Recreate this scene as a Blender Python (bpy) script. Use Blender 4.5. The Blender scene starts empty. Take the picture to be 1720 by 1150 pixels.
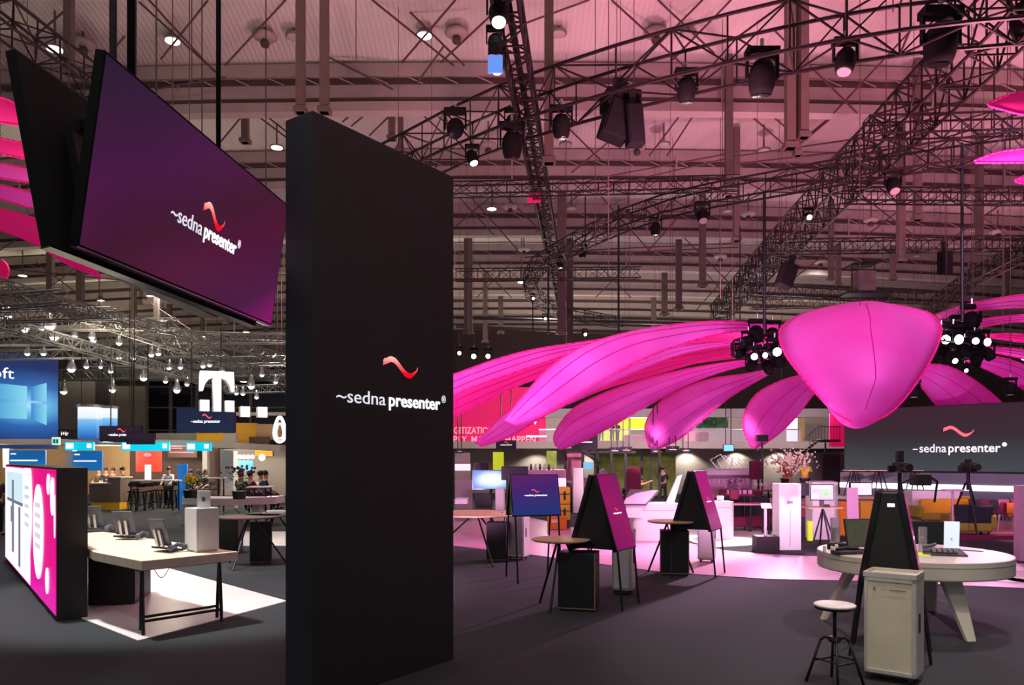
import bpy, bmesh, math, random
from mathutils import Vector, Matrix
R = random.Random(7)
PI = math.pi
C = bpy.context.scene.collection
sc = bpy.context.scene
F = 1300.0; CX = 860.0; HY = 770.0; EYE = 2.1

# ------------------------------------------------------------------ camera, world, exposure
cam = bpy.data.objects.new('camera', bpy.data.cameras.new('camera')); C.objects.link(cam)
cam.location = (0, 0, EYE); cam.rotation_euler = (PI/2, 0, 0)
cam.data.sensor_width = 36; cam.data.lens = F/1720*36; cam.data.shift_y = (HY-575)/1720
cam.data.clip_end = 300
sc.camera = cam
sc.view_settings.view_transform = 'Standard'; sc.view_settings.look = 'None'
sc.view_settings.exposure = 0; sc.view_settings.gamma = 1; sc.view_settings.use_curve_mapping = False
w = bpy.data.worlds.new('world'); sc.world = w; w.use_nodes = True
w.node_tree.nodes['Background'].inputs[0].default_value = (.80, .80, .86, 1)
w.node_tree.nodes['Background'].inputs[1].default_value = .30

def light(kind, name, loc, energy, color, target=None, size=.3, spot=60, blend=.5):
    l = bpy.data.lights.new(name, kind); l.energy = energy; l.color = color
    if kind == 'AREA': l.size = size
    else: l.shadow_soft_size = size
    if kind == 'SPOT': l.spot_size = math.radians(spot); l.spot_blend = blend
    o = bpy.data.objects.new(name, l); C.objects.link(o); o.location = loc
    if target is not None:
        o.rotation_euler = (Vector(target)-Vector(loc)).to_track_quat('-Z', 'Y').to_euler()
    return o
PK = (1, .32, .46); WH = (1, .93, .85); MG = (1, .48, .92)
# pink floods on the rig washing the roof
for x, y, e, c in ((-4, 12, 900, (1, .52, .50)), (3, 13, 2000, PK), (9, 14, 2000, PK), (15, 19, 2000, PK), (7, 23, 1500, (1, .38, .50)), (18, 30, 1200, (1, .36, .46)), (-2, 21, 600, (1, .52, .50))):
    light('SPOT', 'roof_flood', (x, y, 5.8), e*1.25, c, (x, y+1.5, 14), .4, 150, 1)
# hall down lights, broad; the nearest are unseen fill added for the foreground floor
for x, y, e in ((0, 1.5, 500), (-7, 3, 400), (6, 3, 400), (-14, 24, 1500), (-12, 36, 2600), (-20, 44, 2600), (2, 40, 1500), (-3, 8, 260), (10, 8, 200), (16, 40, 900)):
    light('SPOT', 'hall_light', (x, y, 12), e*1.3, WH, (x, y, 0), .6, 130, .8)
for x, y, e in ((-14, 26, 900), (-22, 40, 1800), (-6, 40, 1500), (3, 48, 1600), (16, 48, 1300), (-30, 50, 1500), (-9, 13, 350)):
    light('SPOT', 'roof_fill', (x, y, 5.5), e, (1, .86, .62), (x, y+1, 14), .5, 160, 1)  # unseen warm floods added to brighten the far and left roof
# spot on the white floor and desk of the left stand
light('SPOT', 'stand_spot', (-6.5, 10.5, 8.0), 3700, (1, .97, .95), (-4.9, 12.0, 0), .25, 52, .4)
light('SPOT', 'stand_spot', (-7.5, 16.0, 8.0), 1600, (1, .95, .9), (-7.0, 17.5, 0), .25, 60, .4)
# wash on the totem room and the right hand table
light('SPOT', 'table_spot', (3.2, 5.6, 8.5), 950, (1, .88, .72), (4.3, 8.0, 0), .2, 46, .3)
light('SPOT', 'table_spot', (9.0, 13.0, 8.5), 1500, (1, .75, .95), (6.2, 10.0, 0), .25, 50, .4)
for x, y, z, e in ((-20, 29, 5.2, 700), (-13, 29, 5.2, 700), (-9.5, 27, 5.2, 450), (-22, 32.6, 2.5, 300), (-17.5, 33.4, 2.5, 300), (-14.5, 33.4, 2.5, 300), (-12, 33.2, 2.4, 260), (-10, 32, 2.4, 200)):
    light('POINT', 'stand_fill', (x, y, z), e*(.85 if z < 4 else .22), (1, .86, .68), None, .3)  # unseen point lights added to brighten the left booths
for x in (1.5, 4.5, 7.5, 10.5, 13.5, 16): light('SPOT', 'wall_washer', (x, 46.0, 2.6), 190, (1, .9, .8), (x, 46.9, 0), .1, 120, .5)
for x in (2, 8, 14): light('POINT', 'gallery_fill', (x, 44, 5.2), 420, (1, .85, .85), None, .3); light('POINT', 'stand_fill', (x, 36, 4.4), 380, (1, .8, .85), None, .3)  # unseen fills added to brighten the gallery and the stand walls
light('SPOT', 'tower_fill', (5.6, 14.3, 3.3), 260, (1, .97, .92), (7.0, 18.2, .9), .2, 36, .4)  # unseen white spot added to whiten the pink-tinted tower
light('SPOT', 'counter_fill', (3.0, 15.2, 3.3), 260, (1, .97, .92), (4.2, 20.0, .8), .2, 40, .4)  # unseen white spot added to whiten the demo counters
light('SPOT', 'cart_fill', (.8, 2.6, 5.5), 260, (1, .88, .70), (3.6, 7.4, .6), .15, 26, .3)  # unseen spot added to brighten the galley cart
# petals: spots at truss height, plus unseen low ones added for the undersides
for loc, tgt, e, sp in (((6, 8.5, 8.6), (8, 15.5, 4.2), 1500, 60), ((2, 9.5, 8.6), (2.2, 17, 4.5), 1600, 65), ((-2, 12, 8.6), (-.5, 18, 3.8), 1500, 70),
                    ((11, 9, 8.6), (13, 22, 5), 1800, 60), ((5, 13, 1.2), (4.6, 22, 4.5), 700, 90), ((8, 14, 1.2), (8, 28, 4.2), 800, 90), ((-1, 13, 1.0), (-1, 19, 4), 700, 80),
                    ((14, 20, 1.2), (15, 26, 4.6), 1000, 90)):
    light('SPOT', 'petal_spot', loc, e, MG, tgt, .25, sp, .8)
# stage lights in the two clusters, onto the floor under the flower
for x, y, tx, ty, e, c in ((7.2, 20, 3.0, 15.5, 2600, (1, .5, .85)), (7.2, 20, 5.5, 14.5, 1300, (1, .6, .85)), (7.2, 21, 0, 16.5, 2200, (1, .45, .8)), (12.4, 20, 9, 14, 800, (1, .5, .85)),
                       (12.4, 21, 14, 20, 1800, (1, .4, .55)), (10, 23, 12, 30, 2200, (1, .5, .6)), (7.2, 22, 4.5, 19, 2600, (1, .85, .85)), (6, 26, 3, 34, 2600, (1, .6, .75)), (8, 26, 8, 36, 2400, (1, .65, .75))):
    light('SPOT', 'stage_light', (x, y, 4.1), e*.95, c, (tx, ty, 0), .2, 46, .6)

# ------------------------------------------------------------------ materials
def nm(name):
    m = bpy.data.materials.new(name); m.use_nodes = True
    return m, m.node_tree, m.node_tree.nodes['Principled BSDF']
def mat(name, col, rough=.6, metal=0, emit=None, es=0, noise=0, nscale=20, bump=0, trans=0, alpha=1, spec=.5):
    m, t, b = nm(name)
    b.inputs['Base Color'].default_value = (*col, 1); b.inputs['Roughness'].default_value = rough; b.inputs['Metallic'].default_value = metal
    b.inputs['Specular IOR Level'].default_value = spec
    if emit: b.inputs['Emission Color'].default_value = (*emit, 1); b.inputs['Emission Strength'].default_value = es
    if trans: b.inputs['Transmission Weight'].default_value = trans
    if alpha < 1: b.inputs['Alpha'].default_value = alpha
    if noise or bump:
        tc = t.nodes.new('ShaderNodeTexCoord'); n = t.nodes.new('ShaderNodeTexNoise'); n.inputs['Scale'].default_value = nscale; n.inputs['Detail'].default_value = 4
        t.links.new(tc.outputs['Object'], n.inputs['Vector'])
        if noise:
            r = t.nodes.new('ShaderNodeValToRGB')
            r.color_ramp.elements[0].position = .3; r.color_ramp.elements[1].position = .7
            r.color_ramp.elements[0].color = (*[c*(1-noise) for c in col], 1); r.color_ramp.elements[1].color = (*[min(1, c*(1+noise)) for c in col], 1)
            t.links.new(n.outputs['Fac'], r.inputs['Fac']); t.links.new(r.outputs['Color'], b.inputs['Base Color'])
        if bump:
            bp = t.nodes.new('ShaderNodeBump'); bp.inputs['Strength'].default_value = bump
            t.links.new(n.outputs['Fac'], bp.inputs['Height']); t.links.new(bp.outputs['Normal'], b.inputs['Normal'])
    return m
def screen(name, stops, axis=(1, 0, 0), strength=1.0, kind='LINEAR', centre=(.5, .5, .5)):
    """picture shown by a display: a colour ramp across the panel (generated coordinates)"""
    m, t, b = nm(name)
    b.inputs['Base Color'].default_value = (.01, .01, .01, 1); b.inputs['Roughness'].default_value = .25; b.inputs['Specular IOR Level'].default_value = .18
    tc = t.nodes.new('ShaderNodeTexCoord'); r = t.nodes.new('ShaderNodeValToRGB')
    if kind == 'LINEAR':
        d = t.nodes.new('ShaderNodeVectorMath'); d.operation = 'DOT_PRODUCT'; d.inputs[1].default_value = axis
        t.links.new(tc.outputs['Generated'], d.inputs[0]); t.links.new(d.outputs['Value'], r.inputs['Fac'])
    else:
        s = t.nodes.new('ShaderNodeVectorMath'); s.operation = 'DISTANCE'; s.inputs[1].default_value = centre
        t.links.new(tc.outputs['Generated'], s.inputs[0]); t.links.new(s.outputs['Value'], r.inputs['Fac'])
    e = r.color_ramp.elements
    e[0].position, e[0].color = stops[0][0], (*stops[0][1], 1); e[1].position, e[1].color = stops[-1][0], (*stops[-1][1], 1)
    for p, c in stops[1:-1]: x = e.new(p); x.color = (*c, 1)
    t.links.new(r.outputs['Color'], b.inputs['Emission Color']); b.inputs['Emission Strength'].default_value = strength
    return m
M = dict(
 carpet=mat('carpet', (.022, .029, .033), .95, noise=.25, nscale=90, bump=.3),
 black=mat('black_laminate', (.017, .014, .014), .55, noise=.1, nscale=4),
 totemside=mat('totem_side', (.03, .032, .04), .5, noise=.1, nscale=4),
 blackm=mat('black_metal', (.012, .012, .014), .45, .3, noise=.2, nscale=30),
 truss=mat('dark_truss', (.02, .014, .016), .45, .5, noise=.2, nscale=30),
 silver=mat('silver_truss', (.24, .24, .23), .4, .6, noise=.15, nscale=30),
 plastic=mat('black_plastic', (.010, .010, .010), .55, noise=.1),
 bezel=mat('glossy_bezel', (.008, .008, .009), .18, noise=.1),
 wood=mat('birch_wood', (.62, .43, .24), .5, noise=.12, nscale=6),
 woodp=mat('pale_birch', (.78, .66, .50), .5, noise=.08, nscale=7),
 ply=mat('ply_edge', (.30, .18, .09), .6, noise=.1),
 white=mat('white_lacquer', (.8, .79, .77), .4, noise=.02, nscale=3),
 offw=mat('cream_table', (.62, .58, .50), .45, noise=.04, nscale=3),
 cart=mat('cart_panel', (.66, .60, .46), .5, noise=.05, nscale=5),
 cartm=mat('cart_metal', (.58, .56, .52), .4, .25, noise=.06, nscale=8),
 wfloor=mat('white_floor', (.78, .76, .74), .35, noise=.04, nscale=3),
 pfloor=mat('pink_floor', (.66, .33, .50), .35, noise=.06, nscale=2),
 post=mat('roof_steel', (.13, .095, .085), .7, noise=.1, nscale=5),
 cable=mat('brace_cable', (.10, .05, .06), .7, noise=.1),
 beam=mat('beam_paint', (.34, .28, .27), .7, noise=.08, nscale=2),
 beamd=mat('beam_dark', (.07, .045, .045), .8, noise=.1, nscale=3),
 grey=mat('grey_paint', (.32, .30, .29), .7, noise=.05, nscale=2),
 dgrey=mat('dark_grey', (.08, .075, .085), .6, noise=.08, nscale=3),
 wall=mat('stand_wall', (.48, .43, .38), .8, noise=.04, nscale=1.5),
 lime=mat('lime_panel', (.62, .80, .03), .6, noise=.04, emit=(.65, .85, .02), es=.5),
 fixture=mat('fixture_black', (.006, .006, .007), .8, spec=.15, noise=.1),
 green=mat('green_wall', (.30, .42, .08), .8, noise=.3, nscale=3),
 leaf=mat('green_leaves', (.05, .16, .04), .7, noise=.4, nscale=8),
 leafd=mat('hedge_leaves', (.03, .11, .05), .8, noise=.4, nscale=5),
 blossom=mat('white_blossom', (.70, .66, .55), .8, noise=.2, nscale=8),
 purpleleaf=mat('purple_leaves', (.12, .04, .09), .7, noise=.3, nscale=8),
 yellow=mat('yellow_case', (.90, .58, .02), .45, noise=.05),
 yellowp=mat('yellow_panel', (.75, .42, .02), .6, noise=.06, nscale=2),
 orange=mat('orange_cloth', (.85, .25, .02), .8, noise=.08),
 yellowc=mat('yellow_cloth', (.85, .62, .03), .8, noise=.08),
 skin=mat('skin', (.55, .30, .20), .6, noise=.05),
 hair=mat('dark_hair', (.03, .02, .015), .7, noise=.2),
 dark=mat('dark_cloth', (.02, .02, .03), .85, noise=.15),
 navy=mat('navy_cloth', (.02, .025, .06), .85, noise=.15),
 brown=mat('brown_cloth', (.16, .09, .07), .85, noise=.15),
 shirt=mat('white_cloth', (.72, .72, .75), .8, noise=.05),
 red=mat('red_panel', (.55, .04, .02), .6, noise=.08, nscale=2),
 maroon=mat('maroon_fabric', (.20, .015, .06), .8, noise=.1),
 pinkf=mat('pink_fabric', (.62, .22, .32), .8, noise=.08),
 olive=mat('olive_fabric', (.35, .32, .03), .8, noise=.1),
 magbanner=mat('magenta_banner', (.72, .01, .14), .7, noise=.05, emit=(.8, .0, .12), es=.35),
 wletter=mat('lit_white_letter', (.8, .8, .8), .5, emit=(.95, .95, 1), es=1.1),
 pletter=mat('pink_letter', (.8, .4, .5), .6, emit=(.9, .35, .45), es=.5),
 lamp=mat('lamp_glow', (.9, .9, .9), .5, emit=(1, .97, .88), es=6),
 lampb=mat('lamp_glow_bright', (.9, .9, .9), .5, emit=(.92, .98, 1), es=9),
 lampoff=mat('lamp_unlit', (.55, .48, .48), .3, .2, noise=.05),
 gel=mat('blue_gel', (.1, .25, .7), .4, emit=(.12, .3, .85), es=.9),
 cyan=mat('cyan_lightbox', (.0, .45, .6), .4, emit=(.0, .55, .75), es=1.0),
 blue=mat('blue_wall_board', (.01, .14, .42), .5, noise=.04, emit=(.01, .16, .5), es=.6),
 exitg=mat('exit_green', (.0, .5, .2), .5, emit=(.02, .6, .25), es=1),
 paper=mat('pale_screen', (.7, .7, .72), .5, emit=(.8, .85, .95), es=.8),
 glass=mat('dark_window', (.02, .025, .035), .15, noise=.1, nscale=1),
 teal=mat('teal_screen', (.05, .2, .3), .4, emit=(.10, .45, .65), es=.8),
 pinksheet=mat('pink_sheet', (.75, .42, .62), .4, noise=.05),
 glassc=mat('clear_plastic', (.9, .9, .95), .1, trans=.85, noise=.02),
 curtain=mat('pale_curtain', (.30, .30, .25), .8, noise=.1, nscale=1.2),
 warm=mat('warm_wall', (.55, .36, .17), .7, noise=.08, nscale=1.5),
 brownwall=mat('brown_wall', (.10, .055, .045), .7, noise=.1, nscale=2),
 woodc=mat('brown_counter', (.14, .09, .075), .6, noise=.15, nscale=4),
 steel=mat('steel', (.5, .5, .52), .3, .8, noise=.1),
 stage=mat('stage_front', (.16, .19, .22), .6, noise=.05),
 lightline=mat('stage_light_line', (.9, .9, .9), .5, emit=(.95, 1, .98), es=1.1),
 greenscr=mat('green_screen', (.3, .33, .3), .5, emit=(.16, .2, .17), es=.6),
 gblob=mat('green_blob', (.1, .5, .1), .5, emit=(.1, .75, .08), es=.8),
 keys=mat('dark_keys', (.03, .03, .035), .6, noise=.1),
 phoneg=mat('phone_grey', (.10, .11, .15), .4, noise=.1),
)
def ceiling_mat():
    m, t, b = nm('corrugated_sheet')
    tc = t.nodes.new('ShaderNodeTexCoord'); wv = t.nodes.new('ShaderNodeTexWave'); wv.inputs['Scale'].default_value = 2.2; wv.bands_direction = 'X'
    n = t.nodes.new('ShaderNodeTexNoise'); n.inputs['Scale'].default_value = .25
    t.links.new(tc.outputs['Object'], wv.inputs['Vector']); t.links.new(tc.outputs['Object'], n.inputs['Vector'])
    r = t.nodes.new('ShaderNodeValToRGB'); r.color_ramp.elements[0].color = (.50, .46, .44, 1); r.color_ramp.elements[1].color = (.60, .57, .55, 1)
    t.links.new(n.outputs['Fac'], r.inputs['Fac']); t.links.new(r.outputs['Color'], b.inputs['Base Color'])
    bp = t.nodes.new('ShaderNodeBump'); bp.inputs['Strength'].default_value = .35; bp.inputs['Distance'].default_value = .05
    t.links.new(wv.outputs['Fac'], bp.inputs['Height']); t.links.new(bp.outputs['Normal'], b.inputs['Normal'])
    b.inputs['Roughness'].default_value = .8
    return m
M['ceil'] = ceiling_mat()
def petal_mat(name, col, col2):
    m, t, b = nm(name)
    tc = t.nodes.new('ShaderNodeTexCoord'); n = t.nodes.new('ShaderNodeTexNoise'); n.inputs['Scale'].default_value = .5
    t.links.new(tc.outputs['Object'], n.inputs['Vector'])
    r = t.nodes.new('ShaderNodeValToRGB'); r.color_ramp.elements[0].color = (*col, 1); r.color_ramp.elements[1].color = (*col2, 1)
    r.color_ramp.elements[0].position = .35; r.color_ramp.elements[1].position = .65
    t.links.new(n.outputs['Fac'], r.inputs['Fac']); t.links.new(r.outputs['Color'], b.inputs['Base Color'])
    b.inputs['Roughness'].default_value = .7
    # even glow of the spotlit fabric put in as emission; no lamps inside
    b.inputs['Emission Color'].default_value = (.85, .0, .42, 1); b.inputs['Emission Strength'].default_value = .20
    return m
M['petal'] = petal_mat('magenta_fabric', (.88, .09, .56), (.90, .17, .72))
M['petalr'] = petal_mat('red_magenta_fabric', (.92, .02, .30), (.95, .03, .38)); M['petalr'].node_tree.nodes['Principled BSDF'].inputs['Emission Color'].default_value = (.85, 0, .16, 1)  # redder light of the undersides put into colour and emission
M['seam'] = mat('petal_seam', (.55, .01, .30), .8, noise=.05)

# ------------------------------------------------------------------ helpers
def G(px, py, h=0):
    Y = F*(EYE-h)/(py-HY); return Vector(((px-CX)/F*Y, Y, h))
def D(px, py, Y): return Vector(((px-CX)/F*Y, Y, EYE+(HY-py)/F*Y))
class MB:
    def __init__(s): s.v = []; s.f = []
    def quadstrip(s, rings, closed=True, caps=True):
        b = len(s.v); n = len(rings[0])
        for r in rings: s.v += [tuple(p) for p in r]
        for i in range(len(rings)-1):
            for j in range(n if closed else n-1):
                k = (j+1) % n
                s.f.append((b+i*n+j, b+i*n+k, b+(i+1)*n+k, b+(i+1)*n+j))
        if caps and closed:
            s.f.append(tuple(b+j for j in reversed(range(n)))); s.f.append(tuple(b+(len(rings)-1)*n+j for j in range(n)))
        return s
    def box(s, a, b, m=None):
        x0, y0, z0 = a; x1, y1, z1 = b
        P = [(x0, y0, z0), (x1, y0, z0), (x1, y1, z0), (x0, y1, z0), (x0, y0, z1), (x1, y0, z1), (x1, y1, z1), (x0, y1, z1)]
        if m is not None: P = [tuple(m @ Vector(p)) for p in P]
        o = len(s.v); s.v += P
        s.f += [tuple(o+i for i in q) for q in ((0, 3, 2, 1), (4, 5, 6, 7), (0, 1, 5, 4), (1, 2, 6, 5), (2, 3, 7, 6), (3, 0, 4, 7))]
        return s
    def tube(s, p, q, r, n=6, r2=None):
        p = Vector(p); q = Vector(q); d = q-p
        if d.length < 1e-6: return s
        a = d.orthogonal().normalized(); b = d.normalized().cross(a); r2 = r if r2 is None else r2
        ring = lambda c, rr: [c+a*rr*math.cos(2*PI*k/n)+b*rr*math.sin(2*PI*k/n) for k in range(n)]
        return s.quadstrip([ring(p, r), ring(q, r2)])
    def path(s, pts, r, n=6):
        for a, b in zip(pts, pts[1:]): s.tube(a, b, r, n)
        return s
    def lathe(s, prof, n=20, c=(0, 0, 0), m=None):
        rings = []
        for r, z in prof:
            ring = [Vector((c[0]+r*math.cos(2*PI*k/n), c[1]+r*math.sin(2*PI*k/n), c[2]+z)) for k in range(n)]
            if m is not None: ring = [m @ p for p in ring]
            rings.append(ring)
        return s.quadstrip(rings)
    def ball(s, c, r, n=10, sc_=(1, 1, 1)):
        c = Vector(c); rings = []
        for i in range(1, n//2+2):
            t = PI*(i-.5)/(n//2+1)
            rings.append([c+Vector((sc_[0]*r*math.sin(t)*math.cos(2*PI*k/n), sc_[1]*r*math.sin(t)*math.sin(2*PI*k/n), -sc_[2]*r*math.cos(t))) for k in range(n)])
        return s.quadstrip(rings)
    def prism(s, poly, z0, z1, m=None):
        r = [[Vector((x, y, z)) for x, y in poly] for z in (z0, z1)]
        if m is not None: r = [[m @ p for p in q] for q in r]
        return s.quadstrip(r)
    def slab(s, pts, th):   # 4+ world points, thickness vector
        th = Vector(th); return s.quadstrip([[Vector(p) for p in pts], [Vector(p)+th for p in pts]])
    def build(s, name, m, parent=None, smooth=False, bevel=0, kind=None, label=None):
        me = bpy.data.meshes.new(name); me.from_pydata([tuple(v) for v in s.v], [], s.f); me.validate()
        bm = bmesh.new(); bm.from_mesh(me); bmesh.ops.recalc_face_normals(bm, faces=bm.faces); bm.to_mesh(me); bm.free()
        me.materials.append(M[m] if isinstance(m, str) else m)
        if smooth:
            for p in me.polygons: p.use_smooth = True
        o = bpy.data.objects.new(name, me); C.objects.link(o)
        if parent is not None: o.parent = parent
        if bevel:
            bv = o.modifiers.new('bevel', 'BEVEL'); bv.width = bevel; bv.segments = 2; bv.limit_method = 'ANGLE'
        if kind: o['kind'] = kind
        if label: o['label'] = label
        return o
def tag(o, label, cat, group=None, kind=None):
    o['label'] = label; o['category'] = cat
    if group: o['group'] = group
    if kind: o['kind'] = kind
    return o
def thing(name, label, cat, loc=(0, 0, 0), rz=0, group=None, m=None):
    o = bpy.data.objects.new(name, None); C.objects.link(o); o.empty_display_size = .1
    if m is not None: o.matrix_world = m
    else: o.location = loc; o.rotation_euler = (0, 0, rz)
    return tag(o, label, cat, group)
def copy_tree(o, parent=None):
    c = o.copy(); C.objects.link(c)
    if parent is not None: c.parent = parent; c.matrix_parent_inverse = o.matrix_parent_inverse
    for ch in list(o.children): copy_tree(ch, c)
    return c
def struct(mb, name, m, **k):
    return mb.build(name, m, kind='structure', **k)
def frame(o, u, v):
    u = Vector(u).normalized(); v = Vector(v); v = (v-u*v.dot(u)).normalized(); n = u.cross(v)
    return Matrix(((u.x, v.x, n.x, o[0]), (u.y, v.y, n.y, o[1]), (u.z, v.z, n.z, o[2]), (0, 0, 0, 1)))
def text(s, h, m, parent, loc=(0, 0, 0), bold=0, width=None, name='lettering', align='LEFT', ext=.002, rot=None, upright=False):
    cu = bpy.data.curves.new(name, 'FONT'); cu.body = s; cu.size = h; cu.offset = bold*h; cu.extrude = ext; cu.align_x = align; cu.resolution_u = 3
    t = bpy.data.objects.new(name, cu); me = bpy.data.meshes.new_from_object(t); bpy.data.objects.remove(t)
    xs = [v.co.x for v in me.vertices]
    if width:
        k = width/(max(xs)-min(xs))
        for v in me.vertices: v.co.x *= k
    if upright:
        for v in me.vertices: v.co.y, v.co.z = -v.co.z, v.co.y
    me.materials.append(M[m] if isinstance(m, str) else m)
    for v in me.vertices: v.co += Vector(loc)
    o = bpy.data.objects.new(name, me); C.objects.link(o); o.parent = parent
    return o
M['wave'] = screen('wave_red', [(.25, (.9, .0, .02)), (.6, (.95, .15, .15)), (.95, (1, .55, .5))], (0, 1, 0), 1.0)
M['wavef'] = mat('wave_flat_red', (.8, .05, .05), .5, emit=(.95, .12, .12), es=1)
M['wavep'] = mat('wave_pink', (.8, .2, .2), .5, emit=(1, .13, .16), es=1)
M['letter'] = mat('screen_letter', (.6, .6, .65), .5, emit=(.78, .78, .88), es=.9)
M['letterb'] = mat('screen_letter_bold', (.8, .8, .8), .5, emit=(.95, .95, 1), es=1.1)
def wave_mesh(w_, h_, cx, cy, z):
    mb = MB(); n = 22; top = []; bot = []
    for i in range(n+1):
        t = i/n; x = cx+(t-.5)*w_
        c = .26*math.sin(2*PI*(t*.98+.02)); th = .22*math.sin(PI*t)**.6+.02
        if t < .5: th = max(th, .23-.12*abs(t-.1))
        c += (.06 if t < .05 else 0)
        y = cy+c*h_*1.3
        top.append(Vector((x, y+th*h_*.62, z))); bot.append(Vector((x, y-th*h_*.62, z)))
    top[-1].y += .12*h_
    mb.quadstrip([[a, b, b+Vector((0, 0, -.002)), a+Vector((0, 0, -.002))] for a, b in zip(top, bot)])
    return mb
def logo(parent, w_, cx, cy, z=.006, small=False, wm='wave', wh=.17, hk=1.0, gap=.2):
    """wave emblem over the two word line, text width w_, text baseline at cy"""
    ww = w_*.32; th = w_*.115*hk
    wave_mesh(ww, ww*.42*hk, cx+.05*w_, cy+w_*gap, z).build('wave_emblem', wm, parent)
    if small:
        text('~sedna presenter', th, 'letterb', parent, (cx-w_/2, cy, z), .02, w_)
    else:
        text('~sedna', th, 'letter', parent, (cx-w_/2, cy, z), -.0, w_*.405)
        text('presenter', th, 'letterb', parent, (cx-w_/2+w_*.435, cy, z), .022, w_*.50)
        text('®', th*.62, 'letter', parent, (cx+w_/2-w_*.045, cy+th*.42, z), 0, w_*.042, name='registered_mark')

# ------------------------------------------------------------------ hall shell
struct(MB().box((-60, -6, -.05), (60, 66, 0)), 'floor', 'carpet')
def roof_z(x, y=0): return 13.5-.0011*x*x
BY = [22.3, 28.5, 34.7, 40.9, 47.1, 53.3, 59.5]
xs = [-44+4*i for i in range(23)]
def bay(y0, y1):
    mb = MB(); rings = []
    for k in range(7):
        t = k/6; y = y0+(y1-y0)*t; lift = .55*math.sin(PI*t)
        rings.append([Vector((x, y, roof_z(x)+lift)) for x in xs])
    mb.quadstrip(rings, closed=False); return mb
ys = [-6, 3, 9.9, 16.1]+BY+[66]
mb = MB()
for a, b in zip(ys, ys[1:]): mb2 = bay(a, b); o = len(mb.v); mb.v += mb2.v; mb.f += [tuple(i+o for i in f) for f in mb2.f]
struct(mb, 'ceiling', 'ceil', smooth=True)
def strip(mb, y0, y1, za, zb):   # a bar following the roof arch
    mb.quadstrip([[Vector((x, y0, roof_z(x)+za)), Vector((x, y1, roof_z(x)+za)), Vector((x, y1, roof_z(x)+zb)), Vector((x, y0, roof_z(x)+zb))] for x in xs])
    return mb
for i, y in enumerate(BY):
    b = strip(strip(strip(MB(), y-.15, y+.15, -.42, -.06), y-.2, y+.2, -1.45, -1.18), y-.02, y+.2, -1.0, -.62)
    struct(b, 'roof_beam', 'beam')
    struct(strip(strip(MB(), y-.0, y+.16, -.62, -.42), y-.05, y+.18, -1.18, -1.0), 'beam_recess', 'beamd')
    if i < 4:
        mb = MB(); n = 60 if i < 2 else 40
        for k in range(n):
            x = -30+60*k/n; mb.tube((x, y-.1, roof_z(x)-.44), (x+.45, y-.1, roof_z(x)-.64), .02, 4)
            if k % 6 == 0: mb.tube((x, y-.22, roof_z(x)-.42), (x, y-.22, roof_z(x)-1.18), .035, 4)
        struct(mb, 'beam_lacing', 'beam')
# walls of the hall
struct(MB().box((-60, 62, 0), (60, 62.3, 14)), 'wall_back', 'curtain')
struct(MB().box((-44.3, -6, 0), (-44, 62, 9)), 'wall_left', 'grey')
struct(MB().box((44, -6, 0), (44.3, 62, 9)), 'wall_right', 'grey')
# vertical roof posts (px x, px y bottom, depth, width)
posts = [(116, 125, 19, .19), (505, 190, 18, .19), (545, 190, 18, .19), (658, 235, 24, .19), (673, 255, 26, .17), (922, 275, 17.5, .2), (943, 560, 30, .30), (957, 600, 36, .30),
         (1224, 330, 22, .20), (1237, 405, 27, .20), (1327, 250, 17.5, .2), (1350, 232, 17.5, .18), (1340, 262, 17.6, .12), (1513, 440, 24, .2), (1541, 370, 22, .18),
         (1140, 520, 36, .26), (1180, 482, 32, .24), (1116, 530, 42, .3), (783, 560, 36, .2), (790, 560, 38, .2), (815, 575, 44, .26), (841, 560, 48, .3), (1396, 470, 34, .2), (1408, 480, 36, .2),
         (1645, 420, 27, .2), (1500, 470, 36, .2), (1690, 500, 40, .25), (1230, 560, 50, .3), (1098, 560, 50, .3),
         (85, 540, 40, .3), (135, 520, 34, .26), (263, 560, 44, .25), (225, 600, 46, .25), (285, 590, 50, .25), (413, 600, 52, .25), (447, 610, 52, .25), (412, 240, 24, .2), (380, 545, 46, .25), (340, 560, 50, .2)]
for x, yb, Y, w_ in posts:
    X = (x-CX)/F*Y; z0 = D(x, yb, Y).z
    struct(MB().box((X-w_/2, Y-w_/2, z0), (X+w_/2, Y+w_/2, roof_z(X)+.2)).box((X-w_*.75, Y-w_*.75, z0), (X+w_*.75, Y+w_*.75, z0+.12)), 'roof_post', 'post')
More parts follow.
